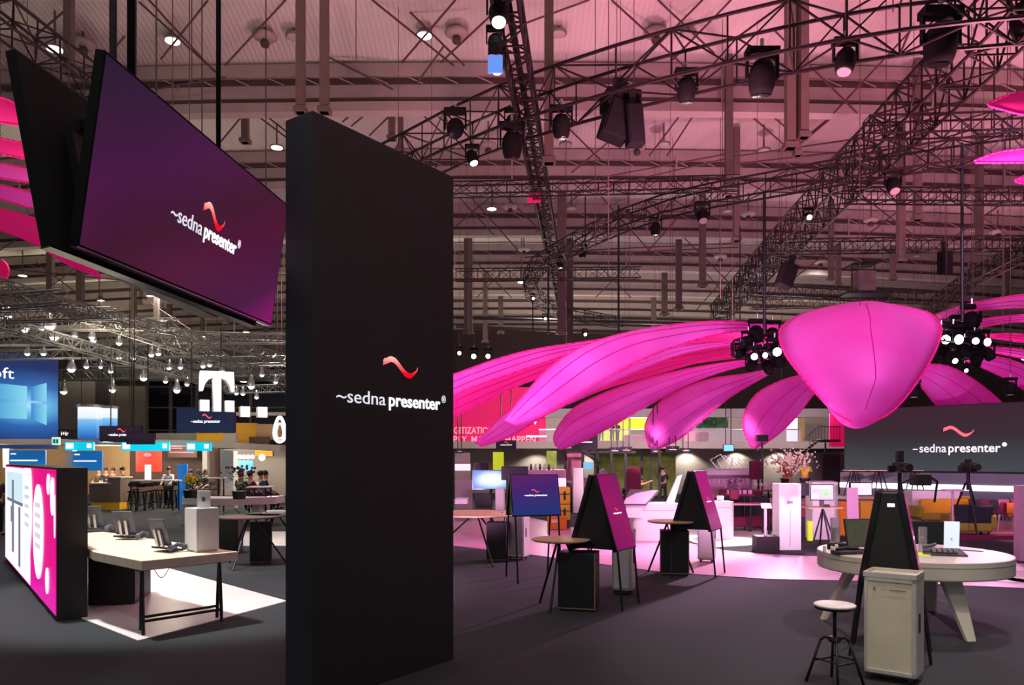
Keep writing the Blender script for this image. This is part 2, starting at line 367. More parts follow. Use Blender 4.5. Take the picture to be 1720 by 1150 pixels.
# diagonal brace cables: pixel lines in the plane of each roof frame
rods = [(230, 0, 367, 125, 20), (350, 0, 270, 100, 20), (480, 0, 378, 110, 20), (250, 0, 352, 112, 19.4), (625, 0, 762, 110, 20), (668, 0, 780, 110, 20.5), (765, 0, 675, 105, 20), (852, 0, 740, 105, 20),
        (1027, 0, 1150, 112, 20), (1105, 0, 1200, 90, 20), (1180, 0, 1080, 100, 20), (1228, 0, 1130, 100, 20), (880, 40, 990, 0, 20), (745, 78, 700, 140, 21),
        (575, 205, 660, 135, 23), (590, 212, 690, 130, 23), (620, 228, 700, 150, 24), (685, 170, 745, 225, 24), (705, 168, 762, 218, 24), (660, 150, 480, 60, 22), (400, 170, 500, 245, 24), (410, 165, 495, 232, 24), (460, 130, 320, 300, 25),
        (870, 130, 1010, 270, 25), (1080, 190, 960, 290, 25), (1180, 170, 1120, 262, 25), (1160, 170, 1090, 262, 25), (1245, 180, 1330, 255, 24), (1255, 160, 1345, 235, 24), (1430, 170, 1340, 245, 24), (1420, 175, 1352, 232, 24),
        (1520, 160, 1400, 275, 25), (1510, 150, 1385, 278, 25), (1660, 80, 1720, 135, 22), (1640, 70, 1720, 160, 23), (1250, 0, 1440, 190, 21), (1540, 40, 1400, 190, 21), (1585, 110, 1720, 250, 24), (1560, 260, 1640, 200, 26),
        (765, 380, 860, 300, 32), (770, 330, 830, 395, 32), (790, 330, 870, 420, 32), (850, 330, 940, 420, 33), (900, 390, 980, 320, 32), (1010, 330, 1090, 420, 33), (1090, 420, 1170, 330, 33), (1150, 400, 1230, 480, 34), (1240, 470, 1330, 390, 34),
        (1000, 440, 1060, 500, 40), (1060, 440, 1000, 500, 40), (1170, 440, 1240, 520, 40), (1240, 440, 1170, 520, 40), (800, 440, 860, 500, 40), (860, 440, 800, 500, 40), (1330, 470, 1420, 400, 34), (1450, 330, 1540, 400, 30), (1540, 330, 1450, 400, 30),
        (1550, 340, 1640, 300, 30), (1600, 330, 1700, 400, 30), (1700, 330, 1600, 400, 30), (1000, 300, 1240, 255, 26), (880, 345, 1240, 262, 26), (1240, 262, 1460, 230, 26), (1240, 275, 1500, 245, 26), (880, 425, 1240, 408, 32), (880, 432, 1240, 415, 32),
        (20, 0, 110, 70, 20), (60, 60, 130, 0, 20), (0, 40, 230, 20, 21), (250, 10, 450, 0, 21), (140, 140, 210, 60, 20), (260, 150, 380, 130, 22), (300, 470, 360, 540, 45), (240, 500, 330, 560, 45), (60, 440, 140, 500, 36), (140, 440, 60, 500, 36), (0, 420, 60, 380, 33), (0, 450, 200, 470, 35)]
for a, b, c, d, Y in rods:
    struct(MB().tube(D(a, b, Y), D(c, d, Y), .028, 5), 'brace_cable', 'cable')
# thin drop wires
for x, y0, y1, Y in ((290, 0, 240, 15), (318, 0, 520, 16), (598, 0, 100, 16), (1022, 300, 455, 16), (1000, 320, 415, 18), (1210, 430, 500, 24), (1500, 0, 20, 14), (218, 540, 690, 24), (226, 540, 690, 24), (322, 0, 140, 15)):
    struct(MB().tube(D(x, y1, Y), D(x, -300, Y), .012, 4), 'drop_wire', 'cable')
# dark glazing in the back wall, left
k = 0
for x0, x1 in ((248, 286), (290, 330), (334, 372), (376, 420), (424, 478)):
    a = D(x0, 615, 60); b = D(x1, 742, 60); k += 1
    struct(MB().box((a.x, 60, b.z), (b.x, 60.1, a.z)), 'window_%d' % k, 'glass')
    fr = MB()
    for zz in (a.z, a.z-1.6, a.z-3.2, b.z+.9): fr.box((a.x-.1, 59.9, zz-.05), (b.x+.1, 60, zz+.05))
    fr.box((a.x-.2, 59.8, b.z-1), (a.x, 60, a.z+.2)); struct(fr, 'window_frame', 'grey')
for x0, x1, y0, m_ in ((100, 160, 640, 'grey'), (184, 244, 648, 'curtain'), (160, 184, 640, 'dgrey')):
    a = D(x0, y0, 56); b = D(x1, 745, 56)
    struct(MB().box((a.x, 56, 0), (b.x, 56.3, a.z)), 'trim_1' if m_ == 'dgrey' else 'wall_inner', m_)
struct(MB().box((D(0, 0, 58).x-16, 58, D(0, 640, 58).z), (D(480, 0, 58).x, 58.6, D(0, 620, 58).z)), 'trim_2', 'silver')
# dark upper void behind the flower
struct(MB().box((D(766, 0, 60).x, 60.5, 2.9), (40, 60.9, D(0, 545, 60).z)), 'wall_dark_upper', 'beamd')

# ------------------------------------------------------------------ carpet laid areas
def floor_patch(pts, name, m_, z=.012):
    return struct(MB().slab([(p[0], p[1], .001) for p in pts], (0, 0, z)), name, m_)
n0 = G(232, 1077); r0 = G(482, 1010); dl = Vector((-.69, .72, 0))
c1 = Vector((-5.62, 10.12, 0)); floor_patch([n0, r0, r0+dl*9, c1+Vector((-.607, .795, 0))*8, c1], 'floor_white_left', 'wfloor')
a = G(380, 915); floor_patch([G(380, 917), G(500, 917), G(500, 893), G(380, 893)], 'floor_white_far', 'wfloor', .014)
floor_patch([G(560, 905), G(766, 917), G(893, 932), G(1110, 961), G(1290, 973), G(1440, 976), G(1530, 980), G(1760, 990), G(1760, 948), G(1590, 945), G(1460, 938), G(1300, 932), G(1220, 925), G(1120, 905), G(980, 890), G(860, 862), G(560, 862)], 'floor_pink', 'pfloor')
floor_patch([G(1190, 920), G(1290, 915), G(1310, 895), G(1260, 885), G(1180, 885), G(1120, 895)], 'floor_cream', 'wfloor', .016)
floor_patch([G(1560, 898), G(1720, 897), G(1860, 897), G(1860, 848), G(1560, 848)], 'floor_lounge', 'pinkf', .03)
for k, (x, y, r) in enumerate(((1593, 959, .38), (1690, 975, .33), (1712, 956, .38), (1730, 976, .35), (1640, 968, .3), (1545, 975, .5))):
    p = G(x, y); struct(MB().lathe([(r, 0), (r, .004)], 24, (p.x, p.y, .016)), 'trim_floor_dot', 'wfloor')

# ------------------------------------------------------------------ the tall black totem
def totem():
    o = Vector((-1.689, 6.556, 0)); u = Vector((.570, .8217, 0)); v = Vector((-.8217, .570, 0))
    m = frame(o, u, (0, 0, 1)); t = thing('totem', 'tall black rectangular totem standing in the foreground with a red wave logo', 'totem', m=m)
    W, H, Tt = 1.89, 5.05, .347   # local x along face, y up, z outwards (towards the camera side)
    MB().box((0, 0, -Tt), (W, H, 0)).build('body', 'black', t, bevel=.006)
    MB().box((-.004, .01, -Tt+.004), (0, H-.01, -.004)).build('side_panel', 'totemside', t)
    logo(t, 1.50, 1.01, 2.60, .004, gap=.25)
    mb = MB()
    for x in (.63, 1.26): mb.box((x-.001, .02, 0), (x+.001, H-.02, .0008))
    mb.build('panel_joint', 'blackm', t)
totem()

# ------------------------------------------------------------------ pair of hanging displays, upper left
M['scrA'] = screen('dusk_magenta', [(.0, (.20, .005, .10)), (.35, (.055, .012, .045)), (.72, (.07, .012, .06)), (1.0, (.30, .01, .22))], (.62, -.35, 0), 1.0)
def scr_mat():
    m = screen('dusk_magenta_picture', [(.0, (.016, .010, .028)), (.3, (.060, .008, .055)), (.48, (.048, .008, .026)), (.62, (.070, .005, .032)), (.85, (.035, .008, .04)), (1.0, (.20, .004, .12))], (.55, -.45, 0), 1.0)
    t = m.node_tree
    d = [n for n in t.nodes if n.type == 'VECT_MATH'][0]; ramp = [n for n in t.nodes if n.type == 'VALTORGB'][0]
    mp = t.nodes.new('ShaderNodeMath'); mp.operation = 'ADD'; mp.inputs[1].default_value = .45
    t.links.new(d.outputs['Value'], mp.inputs[0]); t.links.new(mp.outputs[0], ramp.inputs['Fac']); return m
M['hang'] = scr_mat()
def display_panel(t, w_, h_, picture, th=.07, bez=.02):
    MB().box((0, 0, -th), (w_, h_, 0)).build('housing', 'fixture', t, bevel=.006)
    MB().box((bez, bez, 0), (w_-bez, h_-bez, .003)).build('screen', picture, t)
    MB().box((0, -.012, -th), (w_, 0, -.0)).build('bottom_trim', 'bezel', t); MB().box((0, -.006, 0), (w_, .004, .004)).build('bright_edge', 'steel', t)
u = Vector((.0865, .996, .009)); nb = Vector((-2.87, 5.11, 3.50)); ntp = Vector((-2.67, 5.10, 4.79))
m = frame(nb, u, ntp-nb)
t = thing('hanging_display', 'wide hanging display showing a dusky magenta picture and the red wave logo', 'display', m=m)
display_panel(t, 3.23, 1.30, 'hang'); logo(t, 1.24, 1.64, .50, .006, gap=.17, hk=1.25)
for x in (.5, 2.7): MB().box((x-.12, .4, -.13), (x+.12, .9, -.07)).build('back_plate', 'plastic', t)
nb2 = D(68, 415, 5.02); nt2 = D(15, 95, 5.06)
m2 = frame(nb2+u*3.2, -u, nt2-nb2)
t = thing('hanging_display', 'wide hanging display seen edge on, its black back turned to the magenta one', 'display', m=m2)
display_panel(t, 3.2, 1.30, 'hang')
for x in (.5, 2.7): MB().box((x-.12, .4, -.13), (x+.12, .9, -.07)).build('back_plate', 'plastic', t)
for q_ in (nt2+u*.6, nt2+u*2.6, ntp+u*.6, ntp+u*2.6): struct(MB().tube(q_-Vector((0, 0, .03)), (q_.x, q_.y, 13.4), .006, 5), 'drop_wire', 'cable')
t = thing('display_bracket', 'black steel bracket joining the two hanging displays', 'bracket', nb+Vector((-.12, .4, 0)))
MB().box((-.14, 0, .02), (.02, 2.3, .08)).build('lower_bar', 'blackm', t)
MB().box((-.30, .1, 1.0), (.06, .16, 1.06)).box((-.30, 2.1, 1.0), (.06, 2.16, 1.06)).build('cross_bar', 'blackm', t)
for x, Y, w_, yb, lab in ((190, 5.9, .028, 100, 'thin reddish suspension pole above the hanging displays'), (221, 7.4, .042, 130, 'thick black suspension pole above the hanging displays'), (367, 9.0, .028, 260, 'slim dark pole dropping from the roof behind the magenta hanging display')):
    p = D(x, yb, Y); tag(MB().tube(p, (p.x, p.y, 13.3), w_, 10).build('suspension_pole', 'blackm' if x != 190 else 'post', smooth=True), lab, 'pole')

# ------------------------------------------------------------------ light box wall, left
def lightbox():
    o = Vector((-5.885, 10.0, 0)); u = Vector((-.607, .795, 0)); m = frame(o+u*7.5, -u, (0, 0, 1))
    t = thing('lightbox_wall', 'long black light box wall with a glowing magenta and white picture', 'light box', m=m)
    L, H = 7.5, 1.985
    MB().box((0, 0, -.36), (L, H, 0)).build('body', 'black', t, bevel=.008)
    M['lbx'] = screen('magenta_backlit', [(0, (.80, .0, .42)), (.35, (.80, .0, .25)), (1, (.83, .0, .22))], (0, 1, 0), 1.0)
    MB().box((0.03, .07, 0), (L-.02, H-.03, .01)).build('backlit_picture', 'lbx', t)
    M['lbw'] = mat('lit_white', (.8, .8, .8), .5, emit=(.95, .93, 1), es=1.0); M['lbb'] = mat('lit_pale_blue', (.6, .75, .8), .5, emit=(.62, .80, .88), es=1.0)
    M['lbg'] = mat('lit_grey', (.3, .3, .35), .5, emit=(.16, .17, .22), es=1.0); M['lbl'] = mat('lit_soft_grey', (.6, .6, .65), .5, emit=(.62, .60, .68), es=1.0)
    def px2s(px): return (.653-(px-10)/1300)/1 and None
    def sx(px):   # local x for an image column on the face
        r = (px-CX)/F; s = (o.x-r*o.y)/(.607+r*.795); return L-s
    MB().box((.05, .09, .01), (sx(52), H-.05, .014)).build('white_scene', 'lbw', t)
    MB().box((sx(14), 1.35, .014), (sx(40), 1.85, .017)).build('pale_blue_patch', 'lbb', t)
    for px, z0, z1 in ((24, .35, 1.7), (35, .2, 1.25), (22, .9, 1.2)): MB().box((sx(px-2), z0, .014), (sx(px+1), z1, .019)).build('figure_silhouette', 'lbg', t)
    MB().box((sx(14), 1.28, .014), (sx(40), 1.34, .018)).build('dark_line', 'lbg', t)
    def ell(px, w_, zc, hz, nm_='white_oval', mt='lbw', z=.02):
        a, b = sx(px-w_/2), sx(px+w_/2); c = (a+b)/2; r = (b-a)/2
        poly = [(c+r*math.cos(q*PI/16), min(H-.04, zc+hz*math.sin(q*PI/16))) for q in range(32)]
        MB().prism(poly, .012, z).build(nm_, mt, t)
    ell(48, 15, 1.33, .82); ell(66, 17, 1.02, .70)
    ell(83, 4.5, 1.75, .14, z=.02); ell(90, 6, 1.60, .25); ell(81, 5, .42, .18); ell(94, 2, 1.35, .28)
    for k in range(5): MB().box((sx(61.5), 1.38-.15*k, .02), (sx(70), 1.45-.15*k, .022)).build('text_line', 'lbl', t)
    for k in range(5): MB().box((sx(44), 1.60-.15*k, .02), (sx(51), 1.66-.15*k, .022)).build('text_line', 'lbl', t)
    for k in range(3): MB().box((sx(40), .62-.09*k, .014), (sx(46), .67-.09*k, .018)).build('text_line', 'lbw', t)
lightbox()

# ------------------------------------------------------------------ wooden desk on trestles, left
A = G(238, 942, .9); B = G(400, 926, .9); ud = (B-A).normalized(); vd = Vector((-ud.y, ud.x, 0)); Wd = (B-A).length
rzd = math.atan2(ud.y, ud.x)
desk = thing('trestle_desk', 'long pale birch desk top on black trestles beside the light box wall', 'desk', (A.x, A.y, 0), rzd)
nb0 = Vector((.795, .607, 0)); d0_ = (Vector((A.x, A.y, 0))-Vector((-5.885, 10.0, 0))).dot(nb0)-.38; du_, dv_ = ud.dot(nb0), vd.dot(nb0)
MB().prism([(0, 0), (Wd, 0), (Wd, 4.2), (max(0, -(d0_+4.2*dv_)/du_), 4.2), (0, -d0_/dv_)], .785, .9).build('desk_top', 'woodp', desk, bevel=.006)
def trestle(par, y):
    for x in (.10, Wd-.14):
        a = .16
        for s in (-1, 1): MB().tube((x+s*.055, y+s*a, .015), (x+s*.012, y+s*.03, .785), .022, 8).build('leg', 'blackm', par)
    for s in (-1, 1): MB().tube((.12+s*.045, y+s*.13, .17), (Wd-.14+s*.045, y+s*.13, .17), .017, 8).build('rail', 'blackm', par)
    MB().box((.04, y-.03, .755), (Wd-.04, y+.03, .785)).build('top_bar', 'blackm', par)
trestle(desk, .22)
MB().path([(.12+.12*math.sin(q*PI/10)*.9+.0, .02, .785-.10*math.sin(q*PI/10)) if False else (.16+.018*q, .03, .785-.11*math.sin(q*PI/10)) for q in range(11)], .005, 5).build('cable_loop', 'grey', desk)
# black cabinet under the desk
p = desk.matrix_basis @ Vector((0, 0, 0))
q = G(227, 1016)
tag(MB().box((-.62, 0, .02), (0, .9, .775), Matrix.Translation(q) @ Matrix.Rotation(math.radians(12), 4, 'Z')).build('under_desk_cabinet', 'black', bevel=.006), 'plain black cabinet under the birch desk behind the light box end', 'cabinet')
# white display cube with a small emblem tile on top
cz = .902; cl = G(330, 928, .902)
cm = Matrix.Translation(cl) @ Matrix.Rotation(math.radians(47), 4, 'Z')
cube = thing('display_plinth', 'white square plinth box standing on the birch desk', 'plinth', m=cm)
MB().box((0, 0, .025), (.30, .34, .56)).build('body', 'white', cube, bevel=.004)
MB().box((.02, .02, 0), (.28, .32, .025)).build('foot', 'steel', cube)
tile = thing('emblem_tile', 'small white upright tile with a dark emblem on the white plinth', 'sign', G(326, 0+853, .902+.56) if False else (cm @ Vector((.15, .12, .562))), math.radians(8))
MB().box((-.08, 0, 0), (.08, .03, .22)).build('tile', 'white', tile, bevel=.003)
MB().prism([(.022*math.cos(q*PI/8), .11+.034*math.sin(q*PI/8)) for q in range(16)], 0, .003, Matrix(((1, 0, 0, 0), (0, 0, 1, -.003), (0, 1, 0, 0), (0, 0, 0, 1)))).build('emblem', 'dgrey', tile)
def desk_phone(lab, p, rz):
    t = thing('desk_phone', lab, 'phone', p, rz, 'screen phones on the birch desk'); t.scale = (1.3, 1.3, 1.3)
    MB().slab([(-.13, -.10, .0), (.13, -.10, .0), (.13, .08, .03), (-.13, .08, .03)], (0, 0, .02)).build('base', 'keys', t, bevel=.004)
    MB().slab([(-.12, .02, .06), (.12, .02, .06), (.12, .12, .33), (-.12, .12, .33)], (0, .014, -.005)).build('tilted_screen', 'phoneg', t, bevel=.004)
    MB().slab([(-.05, .05, .03), (-.02, .05, .03), (-.02, .10, .22), (-.05, .10, .22)], (0, .02, 0)).slab([(.02, .05, .03), (.05, .05, .03), (.05, .10, .22), (.02, .10, .22)], (0, .02, 0)).build('stand', 'steel', t)
    MB().path([(-.17, -.08, .05), (-.18, 0, .075), (-.17, .08, .05)], .022, 8).ball((-.17, -.08, .045), .032, 8).ball((-.17, .08, .045), .032, 8).build('handset', 'phoneg', t, smooth=True)
    for a in (-.04, .0, .04): MB().box((a-.012, -.08, .022), (a+.012, 0, .036)).build('key_column', 'grey', t)
desk_phone('grey screen phone on the birch desk right behind the white plinth', G(280, 925, .902), math.radians(150))
desk_phone('grey screen phone in the middle of the birch desk, its back to the camera', G(215, 905, .902), math.radians(175))
desk_phone('grey screen phone at the light box end of the birch desk', G(160, 892, .902), math.radians(185))

# ------------------------------------------------------------------ right foreground: round table, cart, stool
RC = Vector((5.16, 10.0, 0))
rt = thing('round_table', 'large round cream table with a thick rim on splayed plank legs', 'table', RC)
MB().lathe([(.0, .68), (1.10, .68), (1.128, .685), (1.135, .70), (1.135, .892), (1.127, .90), (.0, .90)], 72).build('table_top', 'offw', rt, smooth=False)
MB().lathe([(1.1355, .835), (1.139, .836), (1.139, .842), (1.1355, .843)], 72).build('rim_groove', 'grey', rt)
for ang, rr in ((174, 1.10), (-84, 1.10), (47, .92)):
    a = math.radians(ang); d = Vector((math.cos(a), math.sin(a), 0)); e = Vector((-d.y, d.x, 0))
    top = d*.72+Vector((0, 0, .71)); bot = d*rr
    rings = []
    for pnt, wd, th in ((bot, .055, .030), (top, .13, .045)):
        rings.append([pnt+e*wd+d*th, pnt-e*wd+d*th, pnt-e*wd-d*th, pnt+e*wd-d*th])
    MB().quadstrip(rings).build('leg', 'offw', rt, bevel=.006)
def on_table(px, py): return G(px, py, .902)
# stool
sp = G(1402, 1150)
st = thing('stool', 'round white seated bar stool with black splayed legs beside the galley cart', 'stool', (sp.x, sp.y, 0), .5)
SZ = EYE-(1013-HY)/F*sp.y
MB().lathe([(0, SZ-.035), (.165, SZ-.035), (.185, SZ-.02), (.185, SZ-.008), (.17, SZ), (0, SZ)], 32).build('seat', 'white', st, smooth=True)
MB().lathe([(.0, SZ-.05), (.17, SZ-.05), (.185, SZ-.033), (0, SZ-.033)], 32).build('seat_pan', 'blackm', st)
MB().tube((0, 0, .42), (0, 0, SZ-.05), .017, 10).build('screw_column', 'blackm', st, smooth=True)
MB().lathe([(.0, .40), (.05, .40), (.06, .42), (.05, .45), (0, .46)], 16).build('hub', 'blackm', st)
for k in range(4):
    a = PI/4+k*PI/2; c, s = math.cos(a), math.sin(a)
    MB().path([(.03*c, .03*s, .43), (.09*c, .09*s, .445), (.125*c, .125*s, .41), (.25*c, .25*s, .012)], .013, 8).build('leg', 'blackm', st, smooth=True)
    b = a+PI/2; r1 = .175
    MB().tube((r1*c, r1*s, .22+.02*(k % 2)), (r1*math.cos(b), r1*math.sin(b), .22+.02*(k % 2)), .009, 6).build('rung', 'blackm', st)
# galley cart builder: local x width, y depth, z up
def galley_cart(lab, loc, rz, w_=.42, d_=.35, h_=1.03, pm='cart', grp=None, top=True):
    t = thing('galley_cart', lab, 'cart', loc, rz, grp)
    MB().box((0, 0, .07), (w_, d_, h_-.03)).build('body', pm, t, bevel=.006)
    fr = MB()
    for x in (0, w_-.03): fr.box((x, -.012, .08), (x+.03, 0, h_-.05))
    fr.box((0, -.012, .08), (w_, 0, .115)).box((0, -.012, h_-.085), (w_, 0, h_-.05))
    fr.build('front_frame', 'cartm', t, bevel=.003)
    MB().box((w_, 0, .08), (w_+.008, d_, h_-.05)).build('side_panel', 'cartm', t)
    tr = MB().box((-.01, -.015, h_-.05), (w_+.01, 0.0, h_)).box((-.01, d_-.0, h_-.05), (w_+.01, d_+.015, h_)).box((-.01, 0, h_-.05), (.01, d_, h_)).box((w_-.01, 0, h_-.05), (w_+.01, d_, h_))
    tr.build('top_rail', 'cartm', t, bevel=.004)
    MB().box((w_+.008, .10, .48), (w_+.016, .15, .66)).build('latch', 'plastic', t)
    MB().box((.08, -.016, h_-.17), (.10, -.012, h_-.14)).box((.15, -.015, h_-.16), (.16, -.012, h_-.15)).box((.18, -.015, h_-.16), (.19, -.012, h_-.15)).box((.22, -.015, h_-.162), (.36, -.012, h_-.152)).build('printed_mark', 'ply', t)
    for x in (.05, w_-.05):
        for y in (.05, d_-.05): MB().lathe([(0, -.012), (.032, -.012), (.032, .012), (0, .012)], 12, m=Matrix.Translation((x, y, .036)) @ Matrix.Rotation(PI/2, 4, 'Y')).build('caster', 'plastic', t)
    MB().box((.02, .02, .055), (w_-.02, d_-.02, .07)).build('chassis', 'dgrey', t)
    return t
galley_cart('cream airline galley cart in front of the black easel display by the round table', (3.36, 7.38, 0), math.radians(-38), .44)

# portrait or landscape displays leaning together on easel legs
M['scrM'] = screen('magenta_gradient_portrait', [(0, (.20, .003, .10)), (.5, (.30, .003, .11)), (1, (.16, .004, .09))], (.3, .7, 0), 1.0)
M['scrM2'] = screen('magenta_gradient_flat', [(0, (.30, .01, .14)), (.5, (.40, .01, .17)), (1, (.42, .0, .19))], (.3, .7, 0), 1.0)
M['scrP'] = screen('violet_gradient', [(0, (.015, .03, .17)), (.5, (.05, .015, .16)), (1, (.13, .01, .10))], (-.15, .9, 0), 1.0)
M['scrB'] = screen('dark_picture', [(0, (.01, .01, .015)), (1, (.03, .01, .03))], (0, 1, 0), 1.0)
def easel_display(lab, near, yaw, w_=.72, zb=.82, zt=1.88, pic='scrM', lw=.3, sb=.375, stp=.06, foot=.43, cat='display'):
    """near = ground point under the ridge at the near end, ridge runs along local +x"""
    t = thing('easel_display', lab, cat, near, yaw)
    for s in (-1, 1):
        nb_ = Vector((0, s*sb, zb)); nt_ = Vector((0, s*stp, zt))
        o_, ux = (nb_, Vector((1, 0, 0))) if s < 0 else (nb_+Vector((w_, 0, 0)), Vector((-1, 0, 0)))
        mm = frame(o_, ux, nt_-nb_); hh = (nt_-nb_).length
        ph = MB().box((0, 0, -.06), (w_, hh, 0), mm).build('display_housing', 'bezel', t, bevel=.005)
        
        me = MB().box((.015, .015, 0), (w_-.015, hh-.015, .003)).build('screen', pic, t); me.matrix_local = mm
        cx_, cy_ = w_/2, hh*.47
        wv = wave_mesh(lw*.32, lw*.15, cx_, cy_+lw*.22, .005).build('wave_emblem', 'wavef', me); tx = text('~sedna presenter', lw*.11, 'letterb', me, (cx_-lw/2, cy_, .005), .02, lw)
    for x in (.05, w_-.05):
        for s in (-1, 1): MB().tube((x, s*foot, .01), (x, s*(sb-.02), zb+.03), .016, 8).build('leg', 'blackm', t)
        MB().tube((x, -sb+.02, zb+.03), (x, sb-.02, zb+.03), .014, 6).build('cross_bar', 'blackm', t)
    MB().box((.06, -stp-.01, zt-.12), (w_-.06, stp+.01, zt-.03)).build('top_hinge', 'plastic', t)
    for x in (.03, w_-.05): MB().slab([(x, -sb+.03, zb+.02), (x, sb-.03, zb+.02), (x, stp-.01, zt-.02), (x, -stp+.01, zt-.02)], (.02, 0, 0)).build('end_board', 'plastic', t)
    return t
YAW = math.atan2(.86, .5)
easel_display('black portrait display pair on easel legs seen end on, behind the cream galley cart', (3.90, 8.0, 0), math.radians(62), stp=.13, sb=.30, foot=.38, zt=1.76, zb=.80); MB().box((.022, -.05, 1.60), (.029, .02, 1.635)).build('sticker', 'wletter', bpy.data.objects['easel_display'])
easel_display('portrait display pair on easel legs with magenta screen, beside the front wooden bistro table', (1.12, 10.8, 0), YAW)
easel_display('portrait display pair on easel legs with magenta screen, beside the farther bistro table', (3.18, 13.78, 0), YAW, pic='scrM2')
easel_display('landscape display pair on easel legs showing a violet blue picture', (-.05, 13.3, 0), math.radians(14), .86, 1.13, 1.83, 'scrP', .42, sb=.26, stp=.05, foot=.42)

# bistro tables with black cabinets
def bistro(lab, px, py, h, r, rz=0, ml='wood'):
    c = G(px, py, h)
    t = thing('bistro_table', lab, 'table', (c.x, c.y, 0), rz)
    MB().lathe([(0, h-.035), (r-.03, h-.035), (r, h-.02), (r, h-.004), (r-.01, h), (0, h)], 48).build('table_top', ml, t)
    for k in range(3):
        a = k*2*PI/3; c_, s_ = math.cos(a), math.sin(a)
        MB().tube((.46*c_*r/.41, .46*s_*r/.41, .012), (.07*c_, .07*s_, h-.035), .018, 8).build('leg', 'blackm', t)
    MB().lathe([(0, h-.06), (.12, h-.06), (.12, h-.035), (0, h-.035)], 16).build('hub_plate', 'blackm', t)
    return t, c
def cabinet(lab, loc, rz, w_, d_, h_):
    t = thing('floor_cabinet', lab, 'cabinet', loc, rz)
    MB().box((0, 0, .03), (w_, d_, h_)).build('body', 'black', t, bevel=.004)
    fr = MB().box((0, -.008, .03), (w_, 0, .045)).box((w_-.016, -.008, .03), (w_, 0, h_)); fr.build('ply_edge', 'ply', t)
    MB().box((.02, .02, 0), (w_-.02, d_-.02, .03)).build('plinth', 'plastic', t)
    MB().box((.02, -.006, .06), (w_-.03, 0, h_-.03)).build('door', 'plastic', t, bevel=.002)
    MB().path([(w_*.3, d_*.5, h_), (w_*.25, d_*.4, h_+.10), (w_*.5, d_*.5, h_+.16)], .012, 6).build('cable_bundle', 'plastic', t); MB().path([(w_*.8, d_*.6, h_), (w_*.9, d_*.5, h_+.12), (w_*.7, d_*.5, h_+.2)], .012, 6).build('cable_bundle', 'plastic', t)
    return t
bistro('round wooden bistro table on black legs in the centre foreground', 942, 904, .98, .41, math.radians(-112))
q = G(937, 1025); cabinet('black floor cabinet with thin wooden edge under the front bistro table', (q.x, q.y, 0), math.radians(-14), .52, .42, .80)
q = G(1012, 1008)
bistro('round wooden bistro table beside the farther magenta easel display', 1127, 874, .98, .42, math.radians(-100))
q = G(1110, 966); cabinet('black floor cabinet under the farther bistro table', (q.x, q.y, 0), math.radians(-8), .50, .42, .80)
t3, c3 = bistro('wide wooden table with a laptop at the edge of the black totem', 800, 861, .98, .98, math.radians(-70))
q = G(817, 943); cabinet('black floor cabinet under the wide wooden laptop table', (q.x, q.y, 0), math.radians(-4), .42, .4, .80)
q = G(852, 940); galley_cart('pale grey galley cart below the violet blue display', (q.x, q.y, 0), math.radians(-22), .36, .34, 1.0, 'grey')
q = G(1028, 998); galley_cart('white galley cart behind the front magenta easel display', (q.x, q.y, 0), math.radians(-20), .30, .30, 1.0, 'white')
q = G(1178, 948); galley_cart('white galley cart behind the farther magenta easel display', (q.x, q.y+.3, 0), math.radians(-20), .32, .30, 1.0, 'white')
# laptop, white tower, small box on the wide table
p = G(815, 854, .982)
lt = thing('laptop', 'dark laptop standing open on the wide wooden table', 'laptop', p, math.radians(165))
MB().box((-.19, -.14, 0), (.19, .12, .018)).build('keyboard_base', 'dgrey', lt, bevel=.003)
MB().slab([(-.19, .12, .018), (.19, .12, .018), (.19, .20, .34), (-.19, .20, .34)], (0, .012, 0)).build('lid', 'plastic', lt)
p = G(832, 858, .982); tag(MB().box((0, 0, 0), (.18, .22, .49), Matrix.Translation(p) @ Matrix.Rotation(-.1, 4, 'Z')).build('cardboard_sleeve', 'grey', bevel=.004), 'pale upright box on the wide wooden table left of the violet display', 'box')
def dropwire(p, r=.008):
    struct(MB().tube(p, (p[0], p[1], roof_z(p[0])-.02), r, 4), 'drop_wire', 'cable')
